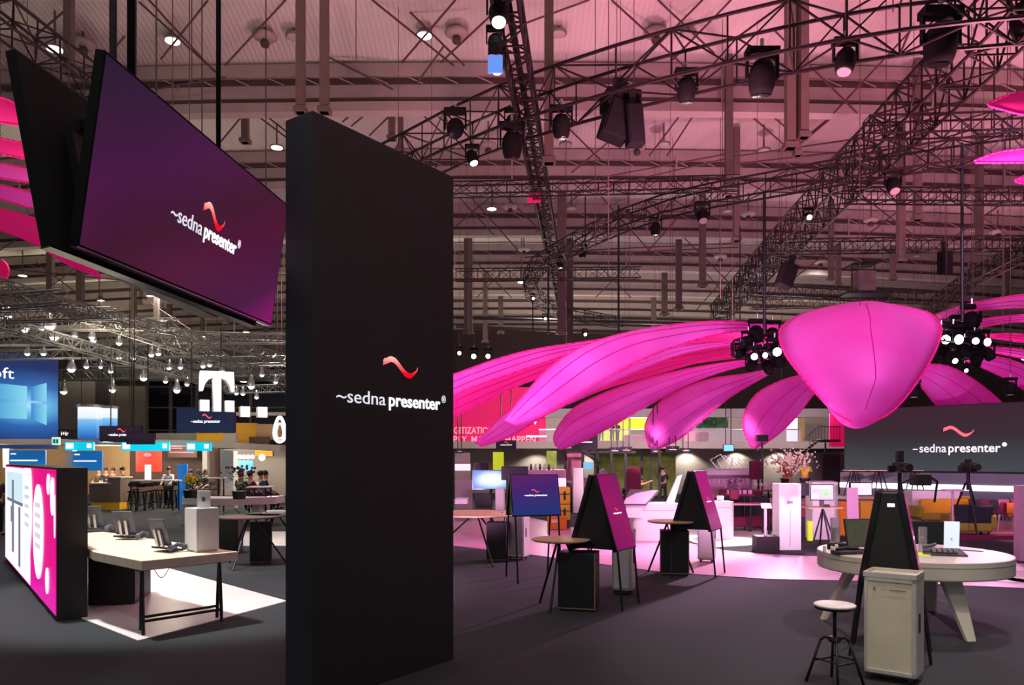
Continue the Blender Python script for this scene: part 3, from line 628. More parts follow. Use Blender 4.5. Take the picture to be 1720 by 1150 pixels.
# ------------------------------------------------------------------ magenta fabric petals
def cr(a, b, c, d, t):
    return .5*((2*b)+(-a+c)*t+(2*a-5*b+4*c-d)*t*t+(-a+3*b-3*c+d)*t**3)
def petal(lab, st, bulge=.28, m_='petal', seams=((.33,), (.66,)), grp=None, n=14):
    """st: stations (x0,y0,x1,y1,depth0,depth1): the two fabric edges from root to tip"""
    A_ = [D(s[0], s[1], s[4]) for s in st]; B_ = [D(s[2], s[3], s[5]) for s in st]
    def smooth(P):
        Q = [P[0]]+P+[P[-1]]; out = []
        for i in range(1, len(Q)-2):
            for k in range(4): out.append(cr(Q[i-1], Q[i], Q[i+1], Q[i+2], k/4))
        out.append(P[-1]); return out
    rev = False
    A_ = smooth(A_); B_ = smooth(B_); rings = []; seam_pts = {}
    last = None
    for i, (a, b) in enumerate(zip(A_, B_)):
        j = min(i+1, len(A_)-1); k = max(i-1, 0)
        along = ((A_[j]+B_[j])-(A_[k]+B_[k])); h = (b-a)/2; c = (a+b)/2
        nrm = along.cross(h)
        nrm = nrm.normalized() if nrm.length > 1e-5 else (last or Vector((0, -1, 0)))
        if last is None and nrm.dot(Vector((0, 0, EYE))-c) < 0: nrm = -nrm
        if last is not None and last.dot(nrm) < 0: nrm = -nrm
        last = nrm; tt = min(1, i/(len(A_)*.45)); bw = bulge*min(1, h.length/.6)*(.12+.88*tt*tt*(3-2*tt))
        front = [c+h*s+nrm*bw*(1-s*s) for s in [(-1+2*q/n) for q in range(n+1)]]
        back = [c+h*s-nrm*bw*.6*(1-s*s) for s in [(1-2*q/n) for q in range(1, n)]]
        rings.append(front+back)
        for q in seams:
            s = -1+2*q[0]; seam_pts.setdefault(q[0], []).append(c+h*s+nrm*(bw*(1-s*s)+.012))
    mb = MB().quadstrip(rings)
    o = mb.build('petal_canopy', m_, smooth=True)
    tag(o, lab, 'canopy', grp)
    for q, pts in seam_pts.items(): MB().path(pts[2:-1], .008, 4).build('seam', 'seam', o)
    q_ = (A_[len(A_)//3]+B_[len(A_)//3])/2; dropwire(q_)
    for P in (A_, B_): MB().path(P, .022, 5).build('edge_piping', 'petalr', o, smooth=True)
    return o
GP = 'petals of the magenta flower canopy'
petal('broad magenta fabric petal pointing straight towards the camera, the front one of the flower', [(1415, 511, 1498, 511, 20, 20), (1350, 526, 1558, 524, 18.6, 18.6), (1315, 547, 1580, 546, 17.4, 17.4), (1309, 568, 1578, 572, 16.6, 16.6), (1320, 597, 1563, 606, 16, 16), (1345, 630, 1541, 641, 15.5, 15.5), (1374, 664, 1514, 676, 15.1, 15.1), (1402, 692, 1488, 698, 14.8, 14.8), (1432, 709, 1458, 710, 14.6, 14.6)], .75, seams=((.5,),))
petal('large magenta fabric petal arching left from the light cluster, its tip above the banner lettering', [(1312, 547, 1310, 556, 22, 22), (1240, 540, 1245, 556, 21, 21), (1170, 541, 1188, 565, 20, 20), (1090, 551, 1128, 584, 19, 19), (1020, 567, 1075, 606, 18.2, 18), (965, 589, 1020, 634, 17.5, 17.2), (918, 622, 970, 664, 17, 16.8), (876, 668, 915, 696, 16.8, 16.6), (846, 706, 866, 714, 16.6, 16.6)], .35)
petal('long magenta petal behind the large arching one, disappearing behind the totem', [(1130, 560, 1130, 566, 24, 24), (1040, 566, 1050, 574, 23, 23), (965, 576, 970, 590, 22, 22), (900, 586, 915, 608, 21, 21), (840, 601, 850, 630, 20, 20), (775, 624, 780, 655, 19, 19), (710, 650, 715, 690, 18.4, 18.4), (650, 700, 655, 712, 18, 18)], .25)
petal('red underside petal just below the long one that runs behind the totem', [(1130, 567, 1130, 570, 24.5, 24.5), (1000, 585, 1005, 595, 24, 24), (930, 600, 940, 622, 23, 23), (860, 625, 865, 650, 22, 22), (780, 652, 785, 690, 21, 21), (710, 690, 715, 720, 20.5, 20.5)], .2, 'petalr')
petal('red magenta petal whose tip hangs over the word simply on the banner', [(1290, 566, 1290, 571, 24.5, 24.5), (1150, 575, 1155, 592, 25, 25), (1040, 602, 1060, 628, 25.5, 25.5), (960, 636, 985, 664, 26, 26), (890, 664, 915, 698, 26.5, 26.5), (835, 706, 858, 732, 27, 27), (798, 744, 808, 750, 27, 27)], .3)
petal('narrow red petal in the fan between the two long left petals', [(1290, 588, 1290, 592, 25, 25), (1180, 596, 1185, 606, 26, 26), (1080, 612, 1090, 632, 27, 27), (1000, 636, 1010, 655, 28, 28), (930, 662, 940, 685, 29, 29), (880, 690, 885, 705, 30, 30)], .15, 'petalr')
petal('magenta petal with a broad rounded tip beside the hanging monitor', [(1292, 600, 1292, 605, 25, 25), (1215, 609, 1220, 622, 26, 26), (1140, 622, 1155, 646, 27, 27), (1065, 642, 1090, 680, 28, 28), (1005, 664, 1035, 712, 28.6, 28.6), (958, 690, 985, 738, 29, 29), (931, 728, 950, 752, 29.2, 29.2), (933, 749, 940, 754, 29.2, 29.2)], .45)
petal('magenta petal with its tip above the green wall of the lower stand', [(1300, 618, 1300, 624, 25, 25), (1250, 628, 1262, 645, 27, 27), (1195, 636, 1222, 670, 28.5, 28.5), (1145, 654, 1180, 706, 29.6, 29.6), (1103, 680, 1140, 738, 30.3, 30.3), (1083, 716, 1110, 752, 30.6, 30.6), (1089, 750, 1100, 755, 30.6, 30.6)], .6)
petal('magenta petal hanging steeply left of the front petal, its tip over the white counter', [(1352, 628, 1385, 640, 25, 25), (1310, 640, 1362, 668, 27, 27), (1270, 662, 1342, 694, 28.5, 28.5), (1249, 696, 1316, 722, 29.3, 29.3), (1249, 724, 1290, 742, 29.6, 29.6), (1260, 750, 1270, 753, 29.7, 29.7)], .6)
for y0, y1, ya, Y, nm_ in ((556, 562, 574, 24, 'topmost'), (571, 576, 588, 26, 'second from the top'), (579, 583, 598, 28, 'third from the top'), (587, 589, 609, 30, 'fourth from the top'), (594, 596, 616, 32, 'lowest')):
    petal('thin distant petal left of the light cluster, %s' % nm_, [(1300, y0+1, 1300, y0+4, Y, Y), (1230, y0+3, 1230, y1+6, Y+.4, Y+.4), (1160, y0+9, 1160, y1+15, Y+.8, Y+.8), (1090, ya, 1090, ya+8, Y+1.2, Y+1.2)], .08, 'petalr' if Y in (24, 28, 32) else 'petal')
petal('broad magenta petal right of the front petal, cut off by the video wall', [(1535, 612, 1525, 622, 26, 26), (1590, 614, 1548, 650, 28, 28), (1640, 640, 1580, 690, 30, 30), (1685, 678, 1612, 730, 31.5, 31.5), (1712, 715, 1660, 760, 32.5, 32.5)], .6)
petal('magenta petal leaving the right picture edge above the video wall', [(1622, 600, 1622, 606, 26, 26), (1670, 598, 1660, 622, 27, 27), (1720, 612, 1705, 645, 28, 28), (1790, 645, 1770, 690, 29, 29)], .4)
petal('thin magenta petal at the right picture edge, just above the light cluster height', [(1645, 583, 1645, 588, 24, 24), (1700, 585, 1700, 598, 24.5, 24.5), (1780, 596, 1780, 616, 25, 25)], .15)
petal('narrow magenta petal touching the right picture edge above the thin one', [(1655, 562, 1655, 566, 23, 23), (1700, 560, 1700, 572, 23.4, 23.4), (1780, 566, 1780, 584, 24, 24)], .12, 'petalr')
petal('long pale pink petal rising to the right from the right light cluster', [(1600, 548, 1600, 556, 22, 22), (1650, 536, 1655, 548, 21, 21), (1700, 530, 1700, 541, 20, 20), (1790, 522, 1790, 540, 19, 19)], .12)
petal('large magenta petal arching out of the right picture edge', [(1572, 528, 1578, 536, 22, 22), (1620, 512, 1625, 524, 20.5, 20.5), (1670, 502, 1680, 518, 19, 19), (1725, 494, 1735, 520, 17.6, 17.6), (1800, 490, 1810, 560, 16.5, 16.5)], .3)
# neighbouring flower canopies cut by the picture edges
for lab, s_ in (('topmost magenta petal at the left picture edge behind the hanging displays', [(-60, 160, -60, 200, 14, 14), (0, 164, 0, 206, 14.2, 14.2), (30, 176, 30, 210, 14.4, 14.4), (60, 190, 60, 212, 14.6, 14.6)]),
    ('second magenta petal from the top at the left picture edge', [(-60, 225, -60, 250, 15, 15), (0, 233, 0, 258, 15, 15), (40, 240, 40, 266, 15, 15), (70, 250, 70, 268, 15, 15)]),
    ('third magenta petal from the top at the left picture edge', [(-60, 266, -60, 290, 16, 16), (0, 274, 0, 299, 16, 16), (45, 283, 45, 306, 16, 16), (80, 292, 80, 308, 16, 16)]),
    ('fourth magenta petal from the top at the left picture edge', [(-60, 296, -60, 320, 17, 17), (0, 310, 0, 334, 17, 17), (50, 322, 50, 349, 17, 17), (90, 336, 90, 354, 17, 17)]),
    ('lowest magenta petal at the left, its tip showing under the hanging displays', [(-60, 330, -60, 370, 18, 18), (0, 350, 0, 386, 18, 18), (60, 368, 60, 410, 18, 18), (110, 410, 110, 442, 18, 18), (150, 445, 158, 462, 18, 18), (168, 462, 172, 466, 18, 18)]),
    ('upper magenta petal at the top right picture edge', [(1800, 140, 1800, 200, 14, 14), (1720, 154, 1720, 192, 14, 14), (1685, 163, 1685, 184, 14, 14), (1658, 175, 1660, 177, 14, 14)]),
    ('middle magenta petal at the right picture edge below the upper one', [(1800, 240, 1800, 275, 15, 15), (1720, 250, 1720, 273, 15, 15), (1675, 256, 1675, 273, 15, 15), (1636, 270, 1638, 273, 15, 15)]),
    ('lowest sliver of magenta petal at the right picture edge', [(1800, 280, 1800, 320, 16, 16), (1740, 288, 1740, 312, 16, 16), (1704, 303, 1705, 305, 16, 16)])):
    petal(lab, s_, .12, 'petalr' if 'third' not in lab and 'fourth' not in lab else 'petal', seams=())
p = D(-6, 455, 22); tag(MB().lathe([(0, -.04), (.36, -.04), (.36, .04), (0, .04)], 28, m=Matrix.Translation(p) @ Matrix.Rotation(PI/2, 4, 'X')).build('hanging_disc', 'magbanner'), 'red hanging disc cut by the left picture edge', 'sign')

# ------------------------------------------------------------------ lighting trusses
def truss(lab, pts, size, r=.025, m_='truss', seg=None, tri=False, dens=1.0, name='lighting_truss', grp=None):
    pts = [Vector(p) for p in pts]
    step = seg or size
    P = [pts[0]]                                     # resample
    for a, b in zip(pts, pts[1:]):
        n = max(1, round((b-a).length/step/dens))
        for k in range(1, n+1): P.append(a.lerp(b, k/n))
    t = thing(name, lab, 'truss', P[0], 0, grp); o = P[0]
    corners = []
    for i, p in enumerate(P):
        d = (P[min(i+1, len(P)-1)]-P[max(i-1, 0)]).normalized(); s = Vector((-d.y, d.x, 0))
        s = s.normalized() if s.length > 1e-3 else Vector((1, 0, 0)); u_ = d.cross(s)*-1
        if u_.z < 0: u_ = -u_
        h = size/2
        corners.append([p-o+s*h+u_*h, p-o-s*h+u_*h, p-o-s*h-u_*h, p-o+s*h-u_*h])
    for k in range(4):
        mb = MB(); rings = []
        for i, c in enumerate(corners):
            d = (P[min(i+1, len(P)-1)]-P[max(i-1, 0)]).normalized(); a = d.orthogonal().normalized(); b = d.cross(a)
            rings.append([c[k]+a*r*math.cos(2*PI*q/6)+b*r*math.sin(2*PI*q/6) for q in range(6)])
        for a, b in zip(rings, rings[1:]):   # keep ring starts aligned
            pass
        for i in range(len(corners)-1): mb.tube(corners[i][k], corners[i+1][k], r, 6)
        mb.build('chord', m_, t)
    mb = MB(); rr = r*.55
    for i in range(len(corners)-1):
        c, e = corners[i], corners[i+1]
        for k in range(4):
            q = (k+1) % 4
            if (i+k) % 2: mb.tube(c[k], e[q], rr, 4)
            else: mb.tube(c[q], e[k], rr, 4)
            if k % 2 == 1 or i % 2 == 0: mb.tube(c[k], c[q], rr, 4)
    mb.build('lacing', m_, t)
    for q_ in (P[1], P[-2]): dropwire(q_+Vector((0, 0, size/2-.02)), .010)
    return t
def cable_run(pts, o_, t_): return MB().path([Vector(p)-Vector(o_) for p in pts], .07, 6).build('cable_bundle', 'truss', t_)
def AZ(px, py, z): return G(px, py, z) if False else Vector(((px-CX)/F*(F*(z-EYE)/(HY-py)), F*(z-EYE)/(HY-py), z))
RZ = 9.5
truss('heavy black curved truss sweeping from behind the totem up to the top right corner', [AZ(x, y, RZ) for x, y in ((640, 290), (700, 262), (770, 228), (860, 190), (950, 160), (1050, 130), (1140, 106), (1230, 84), (1330, 62), (1420, 44), (1520, 28), (1620, 16), (1730, 6), (1850, 0))], .86, .036, seg=.9)
nt_ = truss('narrow black straight truss dropping from the top centre towards the hall depth', [AZ(x, y, RZ+.1) for x, y in ((842, -60), (851, 0), (878, 150), (905, 300), (930, 430), (948, 530))], .42, .034, seg=.5); cable_run([AZ(842, -60, RZ+.22), AZ(905, 300, RZ+.22), AZ(948, 530, RZ+.22)], nt_.location, nt_)
truss('black straight truss running diagonally from the top right corner into the hall', [AZ(x, y, RZ) for x, y in ((1745, -30), (1700, 20), (1560, 160), (1420, 300), (1300, 425), (1205, 528))], .80, .036, seg=.6)
truss('black truss crossing the top left corner above the hanging displays', [AZ(x, y, RZ) for x, y in ((-100, -55), (0, 25), (80, 85), (160, 142), (260, 210))], .48, .028, seg=.6)
truss('black truss curving as a ring over the flower, lower than the heavy one', [AZ(x, y, 8.6) for x, y in ((1040, 542), (990, 533), (945, 524), (912, 508), (893, 490), (889, 470), (905, 445), (940, 423), (990, 396), (1050, 369), (1120, 345), (1200, 327), (1290, 311), (1380, 294), (1480, 276), (1600, 258), (1740, 240))], .45, .026, seg=.55)
for lab, x0, x1, y0, y1, z, s in (('thin black straight truss level behind the totem top, left of the ring truss', 700, 1240, 320, 308, 9.2, .32), ('short thin black truss below the ring truss, ending beside a brown post', 766, 1076, 462, 459, 8.8, .38),
    ('black truss stub on the right, upper one of the pair crossing the diagonal truss', 1455, 1760, 215, 206, 9.2, .38), ('thin black truss on the right below the round spotlight', 1420, 1760, 328, 331, 9.0, .34),
    ('thin black truss on the right behind the two hung loudspeakers', 1288, 1760, 415, 408, 9.0, .4), ('low thin black truss right of centre above the front petal', 1266, 1560, 486, 500, 8.9, .45), ('lowest thin black truss right of centre, over the front petal', 1262, 1500, 510, 506, 8.6, .4)):
    truss(lab, [AZ(x0, y0, z), AZ(x1, y1, z)], s, .024, seg=.4)
truss('black truss rising to the right picture edge above the right petals', [AZ(1560, 520, 9.0), AZ(1640, 462, 9.0), AZ(1760, 400, 9.0)], .5, .028, seg=.5)
for k, (x0, y0, x1, y1, Y) in enumerate(((766, 533, 1200, 545, 40), (766, 548, 1060, 560, 44))):
    tag(MB().tube(D(x0, y0, Y), D(x1, y1, Y), .09, 6).build('rigging_pipe', 'truss'), 'thin dark pipe spanning the far hall above the petals, %s of two' % ('upper', 'lower')[k], 'pipe')
# vertical hoist chains of the rig
for k, (x, y0, y1, Y) in enumerate(((1284, 322, 560, 18), (1616, 240, 540, 18), (1039, 345, 560, 26), (921, 440, 560, 26), (895, 500, 560, 28), (1285, 320, 560, 25), (1243, 380, 560, 26), (1670, 90, 230, 19), (983, 330, 430, 24))):
    tag(MB().tube(D(x, y1, Y), D(x, y0, Y), .035 if k < 4 else .02, 6).build('hoist_pole', 'blackm'), 'thin black vertical rigging pole, %s from the left of those over the flower' % ['eighth', 'ninth', 'fifth', 'second', 'first', 'seventh', 'sixth', 'tenth', 'third'][k], 'pole')
# magenta sleeve on the narrow truss
p = AZ(897, 328, RZ+.1); tag(MB().box((p.x-.18, p.y-.3, p.z-.3), (p.x+.18, p.y-.26, p.z-.02)).build('rig_flag', 'magbanner'), 'small magenta flag fixed to the narrow straight truss', 'sign')

# ------------------------------------------------------------------ fixtures hung on the rig
def spotlight(lab, px, py, Y, s=.35, aim=(0, -.3, -1), lit=None, wash=False, name='stage_spotlight', grp=None):
    """s: head diameter in metres; py is the head centre"""
    c = D(px, py, Y); t = thing(name, lab, 'spotlight', c, 0, grp)
    d = Vector(aim).normalized(); q = d.to_track_quat('-Z', 'Y').to_matrix().to_4x4(); r = s/2
    MB().lathe([(0, r*1.15), (r*.55, r*1.05), (r*.85, r*.6), (r*.95, 0), (r*.85, -r*.75), (r*.72, -r*1.15), (r*.0, -r*1.1)], 16, m=q).build('head', 'fixture', t, smooth=True)
    MB().lathe([(0, -r*1.12), (r*.64, -r*1.12), (r*.60, -r*1.24), (0, -r*1.20)], 16, m=q).build('lens', lit or 'bezel', t, smooth=False)
    MB().box((-r*1.15, -r*.18, -r*.1), (-r*.98, r*.18, r*1.6)).build('yoke_arm', 'fixture', t)
    MB().box((r*.98, -r*.18, -r*.1), (r*1.15, r*.18, r*1.6)).build('yoke_arm', 'fixture', t)
    MB().box((-r*1.15, -r*.5, r*1.5), (r*1.15, r*.5, r*2.0)).build('yoke_base', 'fixture', t, bevel=.01)
    MB().tube((0, 0, r*2), (0, 0, r*2.7), r*.14, 6).build('clamp', 'steel', t)
    if 'moving head' in lab or 'small glaring' in lab or 'head at its top' in lab or 'right of the largest' in lab: dropwire(c+Vector((0, 0, r*2.5)))
    return t
for a in (('pair of black wash spotlight heads clipped to the heavy truss right above the totem', 765, 215, 17.0, .42, (0, -.6, -.6), None), ('small spotlight with bright lens under the left end of the heavy truss', 793, 264, 17.2, .28, (.3, -.3, -1), 'lamp'),
          ('big round spotlight under the heavy truss left of the crossing', 860, 243, 16.4, .46, (0, .2, -1), None), ('round black spotlight right of the truss crossing', 943, 211, 15.8, .40, (0, .2, -1), None),
          ('drop shaped black spotlight under the middle of the heavy truss', 1153, 150, 14.6, .38, (0, .2, -1), None), ('largest round spotlight hanging from the heavy truss', 1280, 130, 13.6, .50, (0, .2, -1), None),
          ('spotlight with glinting lens under the heavy truss, right of the largest round one', 1420, 102, 13.4, .38, (-.2, -.2, -1), 'lampoff'), ('wide black spotlight in front of the diagonal truss at the top right', 1580, 72, 13.2, .58, (0, .2, -1), None),
          ('spotlight cut by the right picture edge near the top', 1722, 32, 13, .5, (0, 0, -1), None), ('tall black spotlight with white lens at the top of the narrow truss', 838, 22, 12.6, .36, (0, -.4, -1), 'lampb'),
          ('black spotlight in the middle of the narrow truss top', 832, 72, 12.8, .27, (0, -.4, -1), None), ('black spotlight with bright lens on the heavy truss over the crossing left side', 860, 205, 17, .3, (0, -.4, -.8), None),
          ('small round spotlight under the ring truss, leftmost', 978, 424, 24, .26, (0, 0, -1), None), ('small round spotlight under the ring truss, second from the left', 1101, 384, 22, .32, (0, 0, -1), None), ('small round spotlight under the ring truss, third from the left', 1180, 361, 20, .34, (0, -.5, -1), 'lampoff'),
          ('round spotlight hanging from the ring truss right of the diagonal truss', 1500, 310, 17.5, .34, (0, -.5, -1), 'lampoff'), ('spotlight inside the bend of the ring truss', 941, 442, 25, .24, (0, 0, -1), None),
          ('glaring spotlight on the lower bend of the ring truss', 895, 500, 28, .16, (.2, -1, -.5), 'lampb'), ('second glaring spotlight on the lower bend of the ring truss', 915, 534, 28, .16, (.2, -1, -.5), 'lampb'), ('third glaring spotlight at the foot of the ring truss bend', 982, 560, 28, .18, (.2, -1, -.5), 'lampb'),
          ('lit spotlight on the diagonal truss', 1357, 363, 22, .24, (0, -1, -.6), 'lamp'),
          ('black moving head spotlight hanging below the front petal on its right side', 1535, 656, 20, .28, (0, 0, -1), 'lampoff'), ('black moving head spotlight near the right picture edge above the video wall', 1697, 652, 20, .28, (0, 0, -1), 'lampoff')):
    spotlight(*a)
spotlight('black spotlight with a blue gel flag on the narrow truss', 835, 108, 12.9, .26, (0, -.4, -1), 'lampb')
p = D(832, 108, 12.6); tag(MB().box((p.x-.12, p.y-.02, p.z-.14), (p.x+.12, p.y+.02, p.z+.14)).build('gel_flag', 'gel'), 'small square blue gel filter on the narrow truss spotlight', 'filter')
truss('small ring truss in the heart of the flower, joining both light clusters', [(8.92+2.75*math.cos(a*PI/12), 21.0+2.3*math.sin(a*PI/12), 5.15) for a in range(25)], .3, .022, seg=.36)
k = 0
for px, py, r, Y, aim, lit in ((1272, 562, .40, 20, (0, .6, .6), None), (1298, 560, .34, 20.4, (0, .6, .2), None), (1266, 598, .26, 19.5, (-.2, -1, -.2), 'lampb'), (1281, 596, .22, 19.6, (.2, -1, -.2), 'lampb'), (1301, 590, .34, 19.4, (0, -1, -.2), 'lampb'),
                               (1257, 575, .3, 19.8, (-1, -.3, 0), None), (1262, 612, .28, 20, (-.6, -.3, -1), None), (1290, 616, .3, 20, (.2, -.4, -1), None), (1308, 606, .3, 19.9, (.5, .2, -1), None), (1244, 592, .26, 20.3, (-1, 0, -.2), None)):
    k += 1; spotlight('spotlight in the left light cluster of the flower, %s' % ['round head at its top', 'upper right head against the front petal', 'glowing one at far left', 'glowing one in the middle', 'brightest, next to the front petal', 'dark upper left', 'dark lower left', 'dark lower middle', 'dark lower right', 'dark one beyond the far left'][k-1], px, py, Y, r, aim, lit)
k = 0
for px, py, r, Y, aim, lit in ((1632, 540, .44, 20, (.3, .6, .6), None), (1610, 552, .36, 20.4, (0, .6, .4), None), (1581, 570, .36, 19.5, (0, -1, -.15), 'lampb'), (1601, 570, .38, 19.5, (.1, -1, -.15), 'lampb'), (1637, 573, .26, 19.6, (-.4, -1, -.1), 'lampb'), (1649, 575, .32, 19.6, (.2, -1, -.1), 'lampb'),
                               (1620, 590, .34, 20, (0, -.3, -1), None), (1600, 604, .22, 19.8, (0, -1, -.4), 'lampb'), (1660, 594, .3, 20, (.5, -.2, -1), None), (1584, 592, .28, 20.2, (-.6, -.1, -1), None), (1640, 604, .3, 20.1, (0, .2, -1), None), (1620, 620, .16, 19.9, (0, -1, -.5), 'lampb')):
    k += 1; spotlight('spotlight in the right light cluster of the flower, %s' % ['round head at its top', 'second round head at the top', 'glowing one touching the front petal', 'glowing one second from the front petal', 'narrow glowing one in the middle', 'glowing one at the right', 'dark one in the centre', 'small glowing one at lower left', 'dark one at the right', 'dark one at lower left', 'dark one at the bottom right', 'smallest glowing one at the bottom'][k-1], px, py, Y, r, aim, lit)
for k, (px, py, r) in enumerate(((772, 592, .2), (796, 597, .26), (820, 597, .24), (1057, 621, .14), (948, 665, .14), (1100, 605, .16), (1715, 600, .24))):
    spotlight('small glaring spotlight %s' % ['just right of the totem edge over the long petal', 'second right of the totem edge over the long petal', 'third right of the totem edge over the long petal', 'between the left petals', 'on the red petal left', 'in the petal fan', 'at the right picture edge beside the right cluster'][k], px, py, 26, r, (0, -1, -.3), 'lampb')
def hung_speaker(lab, px, py, Y, w_, h_, tilt=0, n_=1, m_='fixture'):
    c = D(px, py, Y); t = thing('hung_speaker', lab, 'speaker', c); t.rotation_euler = (0, tilt, .2)
    for k in range(n_):
        z = h_/2-k*h_/n_
        MB().box((-w_/2, -w_*.4, z-h_/n_+.01), (w_/2, w_*.4, z)).build('cabinet', m_, t, bevel=.03)
        MB().box((-w_*.42, -w_*.4-.02, z-h_/n_+.04), (w_*.42, -w_*.4, z-.03)).build('grille', 'fixture', t)
    MB().box((-w_*.2, -.04, h_/2), (w_*.2, .04, h_/2+.3)).build('bracket', 'blackm', t); dropwire(c+Vector((0, 0, h_/2+.2)))
hung_speaker('dark cluster loudspeaker hanging under the heavy truss, left of its pair', 1036, 205, 15.2, .55, .75, .3)
hung_speaker('dark narrow loudspeaker hanging under the heavy truss, right of its pair', 1065, 212, 15.0, .34, .80, -.08)
hung_speaker('black loudspeaker above the heavy truss pair', 1042, 172, 15.3, .70, .35, 0)
hung_speaker('tilted black loudspeaker below the diagonal truss', 1321, 463, 24, .46, .78, .35)
hung_speaker('upright black loudspeaker hanging at the right above the petals', 1587, 442, 23, .34, .68)
p = D(1450, 474, 27); t = thing('projector_box', 'grey box with a flat roof hanging above the front petal', 'box', p)
MB().box((-.3, -.3, -.35), (.3, .3, .35)).build('housing', 'post', t); MB().slab([(-.5, -.4, .55), (.45, -.4, .62), (.45, .4, .62), (-.5, .4, .55)], (0, 0, .05)).build('roof_plate', 'blackm', t)
for x in (-.4, .4): MB().tube((x, 0, -.4), (x, 0, .58), .02, 5).build('upright', 'blackm', t)
MB().box((-.7, -.35, -.45), (.9, .35, -.38)).build('tray', 'blackm', t); dropwire(p+Vector((0, 0, .6)))

# ------------------------------------------------------------------ ceiling lamps and smoke vents
ORD = ['first', 'second', 'third', 'fourth', 'fifth', 'sixth', 'seventh', 'eighth', 'ninth', 'tenth']
def ceiling_lamp(lab, px, py, Y, lit):
    X = (px-CX)/F*Y; z = roof_z(X)+.02
    p = D(px, py, Y); t = thing('ceiling_lamp', lab, 'lamp', (p.x, p.y, p.z))
    MB().lathe([(.20, 0), (.23, 0), (.23, .05), (.20, .05)], 20).build('rim', 'silver', t)
    MB().lathe([(0, -.03), (.19, -.015), (.19, .0), (0, .0)], 20).build('diffuser', 'lamp' if lit else 'lampoff', t)
    MB().tube((0, 0, .05), (0, 0, max(.3, z+.3-p.z)), .03, 6).build('stem', 'post', t)
rows = [('nearest', 21.0, ((290, 69, 1), (494, 62, 0), (713, 60, 1), (938, 57, 0), (1156, 57, 0))), ('second', 27.0, ((465, 248, 1), (950, 243, 0), (1115, 243, 0), (1283, 253, 0), (1560, 250, 0))),
        ('third', 33.4, ((92, 83, 1), (826, 351, 1), (960, 350, 0), (1222, 355, 0), (1637, 387, 0))), ('fourth', 40, ((22, 270, 1), (98, 394, 1), (40, 358, 1), (38, 463, 1), (876, 474, 1), (1540, 430, 0))),
        ('fifth', 47, ((170, 505, 1), (252, 497, 1), (273, 538, 1), (345, 530, 1), (409, 641, 1), (414, 558, 1), (346, 565, 1), (475, 577, 1)))]
for nm_, Y, L in rows:
    L = sorted(L)
    for k, (x, y, lit) in enumerate(L):
        ceiling_lamp('round ceiling lamp, %s, in the %s roof bay, %s from the left' % ('lit' if lit else 'unlit', nm_, ORD[k]), x, y, Y if not (nm_ == 'third' and x < 100) else 20, lit)
def vent(lab, px, py, Y):
    p = D(px, py, Y); t = thing('ceiling_vent', lab, 'vent', p)
    MB().lathe([(0, .12), (.30, .12), (.33, .06), (.26, .0), (.12, -.02), (0, -.02)], 18).build('bowl', 'beam', t, smooth=True)
    MB().lathe([(0, -.20), (.10, -.20), (.13, -.12), (.08, -.02), (0, -.02)], 12).build('nozzle', 'beamd', t, smooth=True)
    MB().tube((0, 0, .12), (0, 0, 1.0), .03, 6).build('stem', 'post', t)
L = [(140, 78, 21), (445, 66, 21), (767, 60, 21), (1102, 60, 21), (857, 350, 33), (1055, 352, 33), (1257, 362, 33), (1463, 372, 33), (1676, 392, 33), (880, 421, 38), (1210, 433, 38), (1378, 442, 38), (1070, 250, 27), (820, 248, 27)]
for k, (x, y, Y) in enumerate(sorted(L, key=lambda q: (q[2], q[0]))):
    i = [q for q in sorted(L, key=lambda q: (q[2], q[0])) if q[2] == Y].index((x, y, Y))
    vent('round bowl shaped ceiling vent in the %s row from the camera, %s from the left' % ({21: 'first', 27: 'second', 33: 'third', 38: 'fourth'}[Y], ORD[i]), x, y, Y)

# ------------------------------------------------------------------ silver lighting grid over the left stands
for k, (x0, y0, x1, y1, Y, s) in enumerate(((-60, 512, 110, 498, 22, .34), (-60, 533, 190, 527, 24, .34), (-60, 548, 300, 544, 27, .36), (-60, 572, 480, 568, 30, .36), (-60, 597, 380, 590, 32, .36), (90, 630, 480, 622, 36, .42), (150, 610, 480, 604, 34, .3), (260, 560, 480, 568, 36, .3), (380, 655, 480, 652, 38, .36))):
    truss('silver horizontal truss of the lighting grid over the left stands, %s from the top' % ORD[k], [D(x0, y0, Y), D(x1, y1, Y)], s, .03, 'silver', seg=.42, name='grid_truss')
for k, (x0, y0, x1, y1, Ya, Yb, s) in enumerate(((-80, 455, 480, 640, 20, 38, .40), (-80, 520, 400, 655, 22, 38, .36), (60, 500, 480, 602, 22, 34, .3))):
    truss('silver truss of the lighting grid running diagonally into the hall, %s' % ('upper', 'lower', 'far')[k], [D(x0, y0, Ya), D(x1, y1, Yb)], s, .03, 'silver', seg=.42, name='grid_truss')
def bell(lab, px, py, Y, s, lit='lamp', proto=[None]):
    c = D(px, py, Y)
    if proto[0] is None:
        t = thing('bell_lamp', lab, 'lamp', c); 
        MB().lathe([(0, .30), (.05, .30), (.08, .12), (.16, -.10), (.15, -.12), (0, -.10)], 14).build('shade', 'steel', t, smooth=True)
        MB().ball((0, 0, -.10), .11, 10).build('bulb', 'lamp', t, smooth=True)
        MB().tube((0, 0, .3), (0, 0, 1.1), .012, 5).build('hanger', 'blackm', t)
        proto[0] = t
    else:
        t = copy_tree(proto[0]); t.location = c; t['label'] = lab
    t.scale = (s, s, s); t['group'] = 'bell shaped lamps of the lighting grid over the left stands'
    return t
